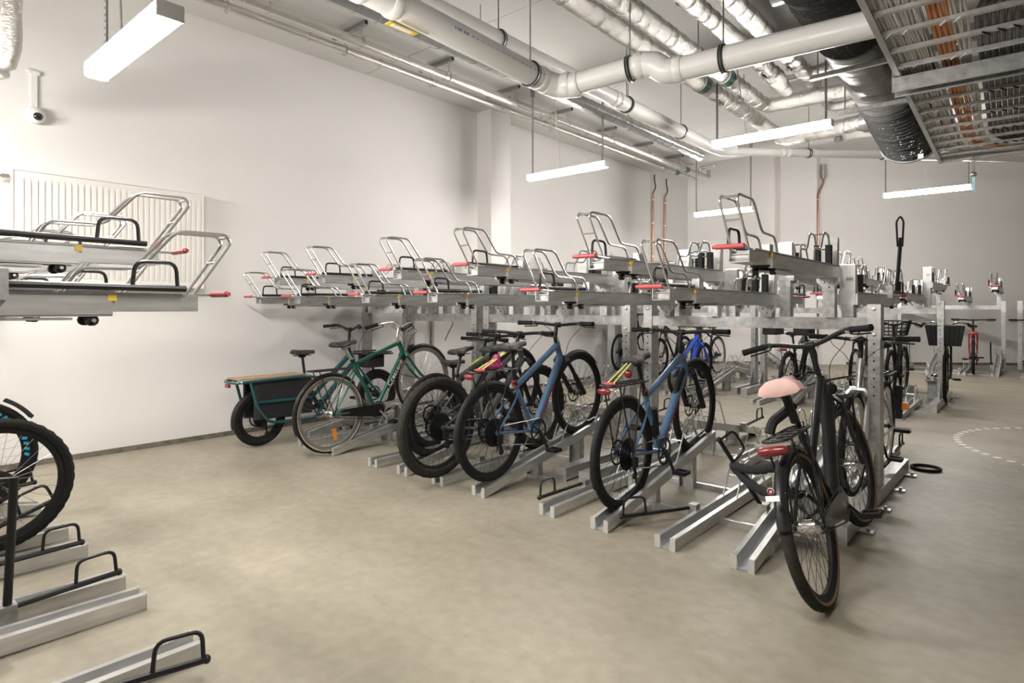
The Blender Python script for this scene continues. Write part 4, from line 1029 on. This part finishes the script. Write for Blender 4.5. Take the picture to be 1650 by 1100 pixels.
    for k in range(5):
        a = 2*PI*k/5; c.tube([V(0.05, bb[0], bb[1]), V(0.05, bb[0]+R*0.8*math.cos(a), bb[1]+R*0.8*math.sin(a))], 0.006, 5)
    ca = S['cranka']; pe = []
    for sx, a in ((1, ca), (-1, ca+PI)):
        e = V(sx*0.075, bb[0]+0.17*math.cos(a), bb[1]+0.17*math.sin(a)); c.tube([V(sx*0.06, *bb), e], [0.013, 0.010], 8); pe.append((sx, e))
    ck = c.build('crankset', S['crank'], o)
    for sx, e in pe:
        q = MB(); cx = e.x+sx*0.055
        q.bx(min(e.x, e.x+sx*0.1), max(e.x, e.x+sx*0.1), e.y-0.006, e.y+0.006, e.z-0.006, e.z+0.006)
        q.bx(cx-0.045, cx+0.045, e.y-0.045, e.y-0.032, e.z-0.012, e.z+0.012).bx(cx-0.045, cx+0.045, e.y+0.032, e.y+0.045, e.z-0.012, e.z+0.012)
        q.bx(cx-0.045, cx-0.035, e.y-0.04, e.y+0.04, e.z-0.011, e.z+0.011).bx(cx+0.035, cx+0.045, e.y-0.04, e.y+0.04, e.z-0.011, e.z+0.011)
        q.build('pedal', 'blackm', ck, smooth=False)
    if S['chain']:
        cr = 0.04 if S['cassette'] else 0.03; ch = MB(); d = Vector((bb[0]-rh[0], bb[1]-rh[1])); d.normalize(); nn = Vector((-d.y, d.x))
        for s in (1, -1):
            ch.tube([V(0.048, rh[0]+nn.x*cr*s, rh[1]+nn.y*cr*s-(0.05 if s < 0 and S['cassette'] else 0)), V(0.048, bb[0]+nn.x*R*s, bb[1]+nn.y*R*s)], 0.0035, 4)
        ch.build('chain', 'steeldk', o)
    if S['cassette'] and S['rd']:
        MB().box((0.075, rh[0]+0.01, rh[1]-0.045), (0.02, 0.045, 0.06)).tube([(0.06, rh[0]+0.02, rh[1]-0.06), (0.055, rh[0]+0.05, rh[1]-0.13), (0.055, rh[0]+0.045, rh[1]-0.15)], 0.010, 6).lathe([(0.0, -0.005), (0.022, -0.005), (0.022, 0.005), (0, 0.005)], (0.05, rh[0]+0.05, rh[1]-0.14), 'x', 12).build('rear_derailleur', 'blackm', o)
    if S['chaincase']:
        n = 16; poly = []
        for k in range(n+1):
            a = -PI/2+PI*k/n; poly.append((bb[0]+(R*0.72)*math.cos(a), bb[1]+(R*0.72)*math.sin(a)))
        for k in range(9):
            a = PI/2+PI*k/8; poly.append((rh[0]+0.10+0.03*math.cos(a), rh[1]+0.03*math.sin(a)))
        MB().prism(poly, 0.046, 0.062, lambda a, b, c_: (b, a, c_)).build('chain_case', S['chaincase'], o)
    if S['fender'] in ('both', 'rear'): arc_fender(o, *rh, S['r'], S['tw']*0.5+0.001, S['ffrom'], S['fto'], S['fendm'], 'rear_fender')
    if S['fender'] in ('both', 'front'): arc_fender(o, *fh, rf, S['tw']*0.5+0.001, S['f2'][0], S['f2'][1], S['fendm'], 'front_fender')
    if S['rack']:
        rk = MB(); yr = rh[0]-0.20; yf = rh[0]+0.20; zr = rh[1]+S['r']+0.075
        if isinstance(S['rack'], tuple): yr += S['rack'][0]; yf += S['rack'][0]; zr += S['rack'][1]
        dz = (bb[1]-rh[1])*0
        for sx in (-1, 1):
            rk.tube(fil([V(sx*0.03, yf+0.06, zr), V(sx*0.055, yf, zr), V(sx*0.055, yr, zr), V(0, yr-0.02, zr)], 0.03), 0.006, 6)
            rk.tube([V(sx*0.055, yr+0.06, zr), P(rh, sx*0.068)], 0.005, 6).tube([V(sx*0.055, yf-0.08, zr), P(rh, sx*0.068)], 0.005, 6)
        for k in range(5):
            yy = yr+0.03+(yf-yr-0.04)*k/4; rk.tube([V(-0.055, yy, zr), V(0.055, yy, zr)], 0.005, 5)
        rk.tube([V(0, yr, zr), V(0, yf, zr)], 0.005, 5)
        ro = rk.build('luggage_rack', 'black', o)
        if S['light']:
            MB().ell(V(0, yr-0.025, zr-0.028), (0.048, 0.016, 0.022), 12, 8).build('rear_light', 'redlens', ro)
    elif S['light']:
        aa = math.radians(150)
        MB().ell(V(0, rh[0]+(S['r']+0.04)*math.cos(aa), rh[1]+(S['r']+0.04)*math.sin(aa)), (0.03, 0.015, 0.03), 10, 8).build('rear_light', 'redlens', o)
    if S['kick']:
        MB().tube([V(-0.04, bb[0]-0.08, bb[1]-0.02), V(-0.16, bb[0]-0.12, 0.01)], 0.009, 6).build('kickstand', 'black', o)
    return o, S
def tube_text(o, s, a, b, rad, size, m, t0=0.1):
    """lettering along a tube from a to b (y,z) on its +x side"""
    A = V(rad+0.0012, a[0], a[1]); Bv = V(rad+0.0012, b[0], b[1]); d = (Bv-A).normalized()
    nx = V(1, 0, 0); up = nx.cross(d)
    q = A+(Bv-A)*t0
    mtx = Matrix(((d.x, up.x, nx.x, q.x), (d.y, up.y, nx.y, q.y), (d.z, up.z, nx.z, q.z), (0, 0, 0, 1)))
    return text('lettering', s, size, m, o, mtx)

# blue mountain bikes (key points given relative to the rear axle's foot)
def rel(y0, **k): return {a: (p[0]-y0, p[1]) for a, p in k.items()}
def blue_bike(label, x, y0, K):
    S = dict(f2=(40, 168), r=0.346, tw=0.046, tyre='rubber', rim='blackm', nsp=32, disc=True, cassr=0.10, cassette=True, hubr='std', fr='blue', fork='blackm', susp=True, dt=0.030, tt=0.022, stt=0.018,
             bars='flat', barw=0.37, fender='both', ffrom=60, fto=205, rack=(0.0, 0.015), light=True, ring=0.095, cranka=-1.05, sadw=0.072, sadl=0.27, sadtilt=0.12)
    S.update(K)
    o, S = bike(label, x, y0, S)
    tube_text(o, 'SPECIALIZED', S['bb'], S['hb'], S['dt'], 0.052, 'inkred', 0.16)
    return o, S
o, S = blue_bike('slate-blue bicycle on the tray beside the two empty trays', -1.97, 3.325, rel(3.325, rh=(3.325, 0.405), fh=(4.355, 0.575), bb=(3.77, 0.350), st=(3.59, 0.760), ht=(4.125, 0.985), hb=(4.195, 0.845), sad=(3.50, 0.985), bar=(4.125, 1.135)))
zr = 0.405+0.346+0.09
MB().tube([(-0.02, -0.16, zr+0.012), (-0.012, 0.15, zr+0.16)], 0.005, 6).tube([(0.02, -0.16, zr+0.012), (0.012, 0.15, zr+0.16)], 0.005, 6).build('bungee_cord', 'cord', o)
MB().ell((0, -0.17, zr+0.012), (0.05, 0.02, 0.012), 8, 6).build('bungee_hook', 'red', o)
MB().ell((0, S['sad'][0]-0.12, S['sad'][1]-0.09), (0.028, 0.018, 0.028), 10, 8).build('seatpost_reflector', 'redlens', o)
MB().tube([(0.0, S['st'][0]+0.10, S['st'][1]-0.12), (0.0, S['st'][0]+0.13, S['st'][1]-0.30)], 0.036, 12).build('bottle_holder', 'blackm', o)
MB().tube([V(0, 0.262, 0.785), V(0, 0.285, 0.735)], 0.0195, 10).build('red_frame_patch', 'red', o)
o, S = blue_bike('slate-blue bicycle behind the big knobbly mountain bike tyre', -2.95, 3.17, rel(3.17, rh=(3.17, 0.432), fh=(4.235, 0.600), bb=(3.645, 0.375), st=(3.42, 0.76), ht=(3.935, 1.03), hb=(4.0, 0.893), sad=(3.40, 1.03), bar=(3.955, 1.175)))
zr = 0.432+0.346+0.09
MB().tube([(0.02, -0.12, zr+0.012), (0.01, 0.17, zr+0.13)], 0.006, 6).tube([(-0.02, -0.12, zr+0.012), (0.0, 0.17, zr+0.13)], 0.006, 6).build('bungee_cord', 'cord', o)
MB().ell((0.02, -0.14, zr+0.012), (0.05, 0.03, 0.012), 8, 6).build('bungee_hook', 'red', o)
MB().ell((0.0, 0.03, zr+0.035), (0.03, 0.085, 0.03), 12, 8).ell((0.0, 0.06, zr+0.075), (0.025, 0.035, 0.04), 10, 8).build('patterned_pouch', 'fuchsia', o)
MB().tube([V(0, 0.240, 0.775), V(0, 0.262, 0.735)], 0.0195, 10).build('red_frame_patch', 'red', o)
# dark mountain bike with fat tyres
o, S = bike('dark mountain bike with very fat knobbly tyres', -3.38, 3.05, dict(rel(3.05, rh=(3.05, 0.432), fh=(4.24, 0.440), bb=(3.50, 0.36), st=(3.42, 0.66), ht=(3.97, 0.98), hb=(4.03, 0.85), sad=(3.66, 0.985), bar=(3.99, 1.09)),
     r=0.368, tw=0.068, knob=True, tyre='rubber2', rim='blackm', nsp=32, disc=True, cassr=0.105, fr='grey', fork='blackm', susp=True, dt=0.028, tt=0.02, bars='flat', barw=0.39, ring=0.08, cranka=0.3, sadtilt=0.15))
o, S = bike('black bicycle with a grey frame stripe behind the fat-tyred one', -3.79, 3.38, dict(rh=(0, 0.43), fh=(1.04, 0.60), bb=(0.40, 0.40), st=(0.26, 0.74), ht=(0.74, 0.93), hb=(0.80, 0.80), sad=(0.31, 0.945), bar=(0.78, 1.05), r=0.345, tw=0.05, nsp=32, disc=True, fr='grey', fork='blackm', susp=True, bars='flat', barw=0.35, tt=0.02, dt=0.026, sadtilt=0.15))
o, S = bike('small dark bicycle with lime green trim between the green one and the fat tyre', -4.17, 3.72, dict(rh=(0, 0.34), fh=(0.95, 0.36), bb=(0.38, 0.29), st=(0.24, 0.60), ht=(0.66, 0.82), hb=(0.72, 0.68), sad=(0.24, 0.80), bar=(0.70, 0.99), r=0.30, tw=0.05, knob=True, nsp=28, fr='graph', fork='blackm', susp=True, bars='flat', barw=0.31, tt=0.02, dt=0.024))
MB().tube([V(0, 0.50, 0.76), V(0, 0.64, 0.815)], 0.0225, 10).build('lime_trim', 'lime', o)
# green city bicycle
o, S = bike('dark green city bicycle with cream tyres and chain guard', -4.80, 3.05, dict(rel(3.05, rh=(3.05, 0.368), fh=(4.13, 0.580), bb=(3.54, 0.345), st=(3.28, 0.83), ht=(3.815, 0.985), hb=(3.875, 0.85), sad=(3.18, 0.985), bar=(3.83, 1.12)),
     r=0.35, tw=0.036, tyre='rubber', rim='alloy', spoke='spoke', nsp=36, side='tancream', rimdeep=0.026, hubr='gear', hubm='chrome', cassette=False, rd=False, fr='green', fork='green', tt=0.017, dt=0.019, stt=0.017, forkr=0.016,
     bars='sweep', barw=0.29, barm='chrome', stemm='alloy', fender='both', ffrom=45, fto=205, fendm='black', rack=(0.0, -0.035), chaincase='black', crank='chrome', cranka=-0.75, reflector=True, sadw=0.085, sadl=0.26, postm='alloy', lever='steeldk', lamp=True, sadtilt=0.12))
tube_text(o, 'Crescent', S['bb'], S['hb'], S['dt'], 0.075, 'paper', 0.42)
text('lettering', 'III', 0.04, 'paper', o, Matrix.Identity(4) if False else (lambda A, Bv: (lambda d, nx: Matrix(((d.x, nx.cross(d).x, nx.x, (A+(Bv-A)*0.85).x), (d.y, nx.cross(d).y, nx.y, (A+(Bv-A)*0.85).y), (d.z, nx.cross(d).z, nx.z, (A+(Bv-A)*0.85).z), (0, 0, 0, 1))))((Bv-A).normalized(), V(1, 0, 0)))(V(S['dt']+0.0012, *S['bb']), V(S['dt']+0.0012, *S['hb'])))
# teal longtail cargo bicycle by the wall
o, S = bike('teal longtail cargo bicycle with black panniers by the left wall', -5.60, 2.80, dict(rel(2.80, rh=(2.80, 0.262), fh=(4.15, 0.36), bb=(3.42, 0.30), st=(3.27, 0.62), ht=(3.80, 0.84), hb=(3.85, 0.70), sad=(3.24, 0.865), bar=(3.80, 1.08)),
     r=0.255, tw=0.062, tyre='rubber', rim='blackm', spoke='spokek', nsp=20, rimdeep=0.03, hubr='big', hubf='big', disc=True, fr='teal', fork='teal', tt=0.024, dt=0.03, stt=0.022, tts=(3.36-2.80, 0.42), bars='mid', barw=0.33, fender='both', ffrom=80, fto=195, fendm='blackm', ring=0.08, sadw=0.085, sadl=0.24, lamp=True, cranka=-0.4))
cg = MB()
for sx in (-1, 1):
    cg.tube(fil([(sx*0.10, 0.62, 0.60), (sx*0.15, 0.40, 0.645), (sx*0.15, -0.24, 0.635), (sx*0.08, -0.29, 0.63), (0, -0.29, 0.63)], 0.06), 0.014, 8)
    cg.tube(fil([(sx*0.15, -0.16, 0.63), (sx*0.15, -0.10, 0.40), (sx*0.15, 0.02, 0.24), (sx*0.15, 0.50, 0.22), (sx*0.12, 0.62, 0.36)], 0.06), 0.014, 8)
    cg.tube([(sx*0.15, -0.08, 0.44), (sx*0.15, 0.46, 0.43)], 0.015, 8)
cg.tube([(0, 0.50, 0.40), (0, -0.02, 0.30)], 0.022, 8)
cg.build('cargo_frame', 'teal', o)
MB().bx(-0.125, 0.125, -0.25, 0.42, 0.650, 0.662).build('rear_deck', 'wood', o, smooth=False)
for sx in (-1, 1):
    secs = []
    for yy, s in ((-0.10, 0.7), (-0.07, 1), (0.45, 1), (0.48, 0.75)):
        x0 = sx*0.085; x1 = sx*(0.085+0.055*s)
        secs.append([(x0, yy, 0.27), (x1, yy, 0.28), (x1, yy, 0.60), (x0, yy, 0.62)])
    MB().loft(secs).build('pannier', 'cloth', o, ang=20)
MB().box((0, -0.30, 0.60), (0.07, 0.02, 0.03)).build('rear_light', 'redlens', o, smooth=False)
MB().bx(-0.15, 0.15, 1.12, 1.46, 0.80, 0.815).tube([(-0.14, 1.14, 0.83), (-0.14, 1.44, 0.83)], 0.008, 6).tube([(0.14, 1.14, 0.83), (0.14, 1.44, 0.83)], 0.008, 6).tube([(0, 1.30, 0.80), (0, 1.30, 0.60)], 0.012, 6).build('front_platform', 'blackm', o)
MB().bx(-0.09, 0.09, 1.17, 1.38, 0.66, 0.80).build('front_bag', 'cloth', o, smooth=False)
# black city bicycle with the pink saddle cover
b7 = dict(rh=(0, 0.345), fh=(1.03, 0.42), bb=(0.46, 0.33), st=(0.25, 0.70), ht=(0.86, 0.955), hb=(0.91, 0.80), sad=(0.17, 0.975), bar=(0.83, 1.13), r=0.345, tw=0.050, tyre='rubber2', side='tan', rim='blackm', spoke='spokek', nsp=36, hubr='gear', hubm='chrome', hubf='std',
     cassette=False, rd=False, fr='graph', fork='graph', step=False, dt=0.036, tt=0.021, tts=(0.33, 0.60), bars='mid', barw=0.34, fender='both', ffrom=60, fto=168, fendm='graph', rack=(0.02, -0.01), light=False, chaincase='grey', ring=0.085, cranka=-0.55, sadw=0.10, sadl=0.27, saddle='pink', sadtilt=0.05, turn=-0.10, kick=False, lamp=True)
o, S = bike('black city bicycle with a pink saddle cover leaning at the rack end', -0.705, 2.93, b7, rz=math.radians(2.0), lean=math.radians(-14))
zr = 0.345+0.345+0.065
MB().tube([(-0.062, -0.225, zr-0.035), (-0.05, -0.225, zr-0.035), (0.05, -0.225, zr-0.035), (0.062, -0.225, zr-0.035)], [0.012, 0.021, 0.021, 0.012], 12).build('rear_light', 'redlens', o)
MB().box((0, -0.20, zr-0.012), (0.15, 0.03, 0.012)).build('light_bracket', 'alloy', o, smooth=False)
MB().box((0.0, -0.368, 0.555), (0.055, 0.004, 0.022), Matrix.Rotation(-0.3, 3, 'X')).build('white_sticker', 'paper', o, smooth=False)
MB().lathe([(0, -0.3835), (0.014, -0.3835), (0.014, -0.380)], (0, 0.012, 0.585), 'y', 14).build('round_sticker', 'paper', o)
MB().lathe([(0.006, -0.386), (0.012, -0.386), (0.012, -0.383)], (0, 0.012, 0.585), 'y', 12).build('sticker_print', 'inkred', o)
m_ = MB(); saddle_mesh(m_, S['sad'][0]+0.02, S['sad'][1]-0.012, 0.110, 0.285, 0.05, 0.085); m_.build('saddle_cover_skirt', 'pink', o)
MB().ell((-0.005, S['sad'][0]+0.06, S['sad'][1]+0.028), (0.016, 0.02, 0.008), 10, 6).build('cover_emblem', 'ink', o)
MB().tube([(0.0, S['sad'][0]-0.03, S['sad'][1]-0.05), (0, S['sad'][0]+0.02, S['sad'][1]-0.19)], 0.020, 10).build('suspension_post', 'black', o)
MB().tube(fil([(-0.09, 0.06, 0.76), (-0.07, 0.08, 0.81), (-0.04, 0.14, 0.83), (0.0, 0.22, 0.86)], 0.03), 0.024, 8).build('frame_lock', 'blackm', o)
MB().tube(fil([(0.33, 0.74, 1.16), (0.30, 0.86, 1.14), (0.20, 0.90, 1.12)], 0.03), 0.006, 6).lathe([(0, -0.012), (0.028, -0.01), (0.03, 0.004), (0.0, 0.012)], (0.22, 0.80, 1.165), 'z', 14).build('bell', 'chrome', o)
fr = MB()
for sx in (-1, 1):
    fr.tube(fil([(sx*0.055, 1.03, 0.42), (sx*0.10, 1.02, 0.78), (sx*0.10, 1.24, 0.80)], 0.03), 0.007, 6)
for yy in (1.04, 1.11, 1.18, 1.24): fr.tube([(-0.10, yy, 0.795), (0.10, yy, 0.795)], 0.006, 6)
fr.tube(fil([(-0.11, 1.0, 0.90), (-0.11, 1.25, 0.90), (0.11, 1.25, 0.90), (0.11, 1.0, 0.90)], 0.03), 0.007, 6)
fr.build('front_carrier', 'black', o)
# chain lock hanging from the raised arm to the bicycle
r = empty('chain_lock', (-1.35, 3.42, 0.42)); tag(r, 'black fabric-covered chain lock hanging beside the pink-saddled bicycle', 'lock')
def sag(a, b, d, n=10): return [V(*a)*(1-t)+V(*b)*t+V(0, 0, -d*4*t*(1-t)) for t in [i/n for i in range(n+1)]]
pts = sag((0.02, 0.02, 0.0), (0.40, -0.33, 0.14), 0.03, 14)
MB().tube(pts, [0.022+0.005*(i % 2) for i in range(len(pts))], 10).build('upper_strand', 'cloth', r)
pts = sag((0.02, 0.02, 0.0), (0.44, -0.28, 0.0), 0.07, 14)
MB().tube(pts, [0.022+0.005*(i % 2) for i in range(len(pts))], 10).build('lower_strand', 'cloth', r)
# silver bicycle on the far side, facing the camera
o, S = bike('silver bicycle behind the end post, front towards the camera', -0.96, 5.64, dict(rh=(0, 0.37), fh=(1.05, 0.40), bb=(0.44, 0.32), st=(0.24, 0.74), ht=(0.84, 0.955), hb=(0.91, 0.74), sad=(0.18, 1.02), bar=(0.85, 1.09), r=0.345, tw=0.042, tyre='rubber', rim='alloy', spoke='spoke', fr='silver', fork='silver', dt=0.026, tt=0.019, stt=0.02, forkr=0.02, bars='flat', barw=0.34, fender='rear', fendm='blackm', rack=True, cranka=0.9, lamp=False), rz=PI)
MB().bx(-0.008, 0.008, 0.2965, 0.2985, 0.595, 0.612).build('frame_mark', 'ink', o, smooth=False); MB().bx(-0.008, 0.008, 0.2985, 0.3005, 0.572, 0.590).build('frame_mark', 'ink', o, smooth=False)
MB().box((-0.17, 0.30, 0.40), (0.10, 0.09, 0.025)).build('big_pedal', 'blackm', o, smooth=False)
MB().box((-0.22, 0.30, 0.405), (0.006, 0.06, 0.016)).build('pedal_reflector', 'orange', o, smooth=False)
# bicycles on the second rack and along the back
o, S = bike('small royal-blue bicycle on the second rack', -3.95, 8.15, dict(rh=(0, 0.34), fh=(0.92, 0.50), bb=(0.37, 0.33), st=(0.22, 0.64), ht=(0.66, 0.90), hb=(0.71, 0.76), sad=(0.18, 0.80), bar=(0.68, 1.02), r=0.28, tw=0.05, knob=True, fr='royal', fork='royal', susp=True, dt=0.034, tt=0.026, bars='flat', barw=0.30, reflector=True), rz=0.0)
MB().box((0.012, 0.92, 0.35), (0.008, 0.03, 0.06)).build('front_reflector', 'orange', o, smooth=False)
o, S = bike('black bicycle carrying two dark crates on the second rack', -2.62, 8.75, dict(r=0.35, tw=0.045, fr='graph', bars='sweep', barw=0.3, rack=True, fender='both', cranka=0.5, light=True, pitch=0) if False else dict(r=0.35, tw=0.045, fr='graph', bars='sweep', barw=0.3, rack=True, fender='both', cranka=0.5, light=True), pitch=0.03)
cr = MB()
for sx in (-1, 1):
    cr.bx(sx*0.20-0.09, sx*0.20+0.09, -0.15, -0.14, 0.95, 1.17).bx(sx*0.20-0.09, sx*0.20+0.09, 0.15, 0.16, 0.95, 1.17).bx(sx*0.11-0.004, sx*0.11+0.004, -0.15, 0.16, 0.95, 1.17).bx(sx*0.29-0.004, sx*0.29+0.004, -0.15, 0.16, 0.95, 1.17).bx(sx*0.20-0.09, sx*0.20+0.09, -0.15, 0.16, 0.945, 0.955)
cr.build('pannier_crate', 'blackm', o, smooth=False)
wb_ = MB()
for k in range(5): wb_.tube([(-0.11, -0.15, 0.97+0.045*k), (0.11, -0.15, 0.97+0.045*k)], 0.004, 4)
wb_.build('wire_basket', 'steeldk', o)
def basket(o, y, z, w, d, h, m, wire=True, taper=0.8):
    b = MB(); n = 8
    def rect(zz, s): return [(-w*s, y-d*s, zz), (w*s, y-d*s, zz), (w*s, y+d*s, zz), (-w*s, y+d*s, zz)]
    lo, up = rect(z, taper), rect(z+h, 1)
    for zz, s in [(z+h*k/4, taper+(1-taper)*k/4) for k in range(5)]: b.tube(rect(zz, s), 0.005 if zz < z+h-0.001 else 0.008, 5, closed=True)
    for e in range(4):
        a0, a1 = V(*lo[e]), V(*lo[(e+1) % 4]); c0, c1 = V(*up[e]), V(*up[(e+1) % 4])
        for k in range(n): b.tube([a0+(a1-a0)*k/n, c0+(c1-c0)*k/n], 0.004, 4)
    for k in range(7): b.tube([V(*lo[0])+(V(*lo[1])-V(*lo[0]))*k/6, V(*lo[3])+(V(*lo[2])-V(*lo[3]))*k/6], 0.004, 4)
    if not wire:
        q = MB(); vs = rect(z, taper*0.97)+rect(z+h*0.97, 0.97); q.add(vs, [(3, 2, 1, 0), (0, 1, 5, 4), (1, 2, 6, 5), (2, 3, 7, 6), (3, 0, 4, 7)]); q.build('mesh_lining', m, o, smooth=False)
    return b.build('front_basket', m, o)
o, S = bike('black bicycle with a wire front basket and round headlight facing the camera', -1.62, 11.05, dict(r=0.35, fr='graph', bars='sweep', barw=0.3, fender='both', lamp=True, rack=True), rz=PI)
basket(o, 1.08, 0.93, 0.23, 0.16, 0.20, 'mesh')
o, S = bike('bicycle with a black mesh front basket and silver bars by the second rack post', -1.10, 11.25, dict(r=0.35, fr='graph', rim='alloy', spoke='spoke', bars='sweep', barm='chrome', barw=0.3, fender='both', rack=True, cranka=0.2), rz=PI+0.08)
basket(o, 1.05, 0.80, 0.22, 0.16, 0.27, 'mesh', False)
o, S = bike('red bicycle seen from behind at the back wall', -1.03, 14.85, dict(r=0.34, tw=0.055, fr='redf', fork='redf', bars='flat', barw=0.36, light=False, dt=0.03, tt=0.022, cranka=0.05, disc=True), rz=0.07)
MB().ell((0, -0.05, 0.82), (0.06, 0.025, 0.035), 10, 8).build('rear_bag', 'redf', o)
bike('black bicycle cut off by the right edge at the back wall', -0.12, 14.9, dict(r=0.34, tw=0.05, fr='graph', bars='flat', barw=0.36, cranka=0.05), rz=0.05)
bike('dark bicycle with tall wheels at the far left of the second rack', -5.95, 9.9, dict(r=0.35, tw=0.04, fr='graph', bars='flat', rim='blackm', rack=False), rz=0.1, z=0.12)
bike('dark bicycle behind the middle posts on the second rack', -5.35, 11.35, dict(r=0.35, tw=0.045, fr='graph', bars='flat', disc=True, spoke='spoke'), rz=PI, z=0.05)
bike('dark touring bicycle standing beyond the blue handlebars', -4.7, 11.4, dict(r=0.35, tw=0.035, fr='graph', bars='sweep', rim='alloy', spoke='spoke', fender='both'), rz=PI, z=0.05)
bike('black bicycle standing behind the one with the dark crates', -2.1, 11.2, dict(r=0.35, tw=0.04, fr='graph', bars='flat', rim='alloy', spoke='spoke'), rz=PI)
# bicycles at the left edge
o, S = bike('bicycle with a knobbly tyre cut off by the left edge', -4.12, 0.635, dict(r=0.345, tw=0.056, rh=(0, 0.385), fh=(1.05, 0.40), knob=True, tyre='rubber', rim='blackm', spoke='spoke', nsp=28, disc=True, fr='graph', bars='flat', reflector=True, susp=True), rz=PI)
o, S = bike('bicycle with cyan rim lettering beside the wall at the left edge', -4.85, 0.62, dict(r=0.345, tw=0.05, rh=(0, 0.41), fh=(1.05, 0.45), tyre='rubber', rim='blackm', rimdeep=0.04, spoke='spoke', disc=True, fr='graph', bars='flat', susp=True), rz=PI)
lt = MB()
for k in range(13):
    a = math.radians(100+7*k); R = 0.282
    lt.box((-0.016, R*math.cos(a), 0.41+R*math.sin(a)), (0.003, 0.016, 0.026), Matrix.Rotation(a-PI/2+0.4, 3, 'X'))
lt.build('rim_lettering', 'inkcyan', o, smooth=False)
arc_fender(o, 0, 0.41, 0.37, 0.03, 118, 146, 'blackm', 'short_fender', stays=False)
MB().box((0, -0.09, 0.97), (0.045, 0.07, 0.035)).build('tail_light', 'blackm', o, smooth=False)
# small loose things
r = empty('rubber_ring', (-0.72, 5.95, 0)); tag(r, 'black rubber ring lying on the floor by the rack foot', 'ring')
MB().tube([(0.10*math.cos(t), 0.10*math.sin(t), 0.012) for t in [2*PI*k/20 for k in range(20)]], 0.012, 6, closed=True).build('ring', 'rubber', r)
r = empty('u_lock', (-0.80, 5.25, 0.62)); tag(r, 'black folding lock with an orange end on the silver bicycle', 'lock')
MB().bx(-0.02, 0.02, -0.02, 0.02, -0.12, 0.12).build('lock_body', 'blackm', r, smooth=False); MB().bx(0.015, 0.06, -0.02, 0.02, -0.05, 0.0).build('orange_end', 'orange', r, smooth=False)
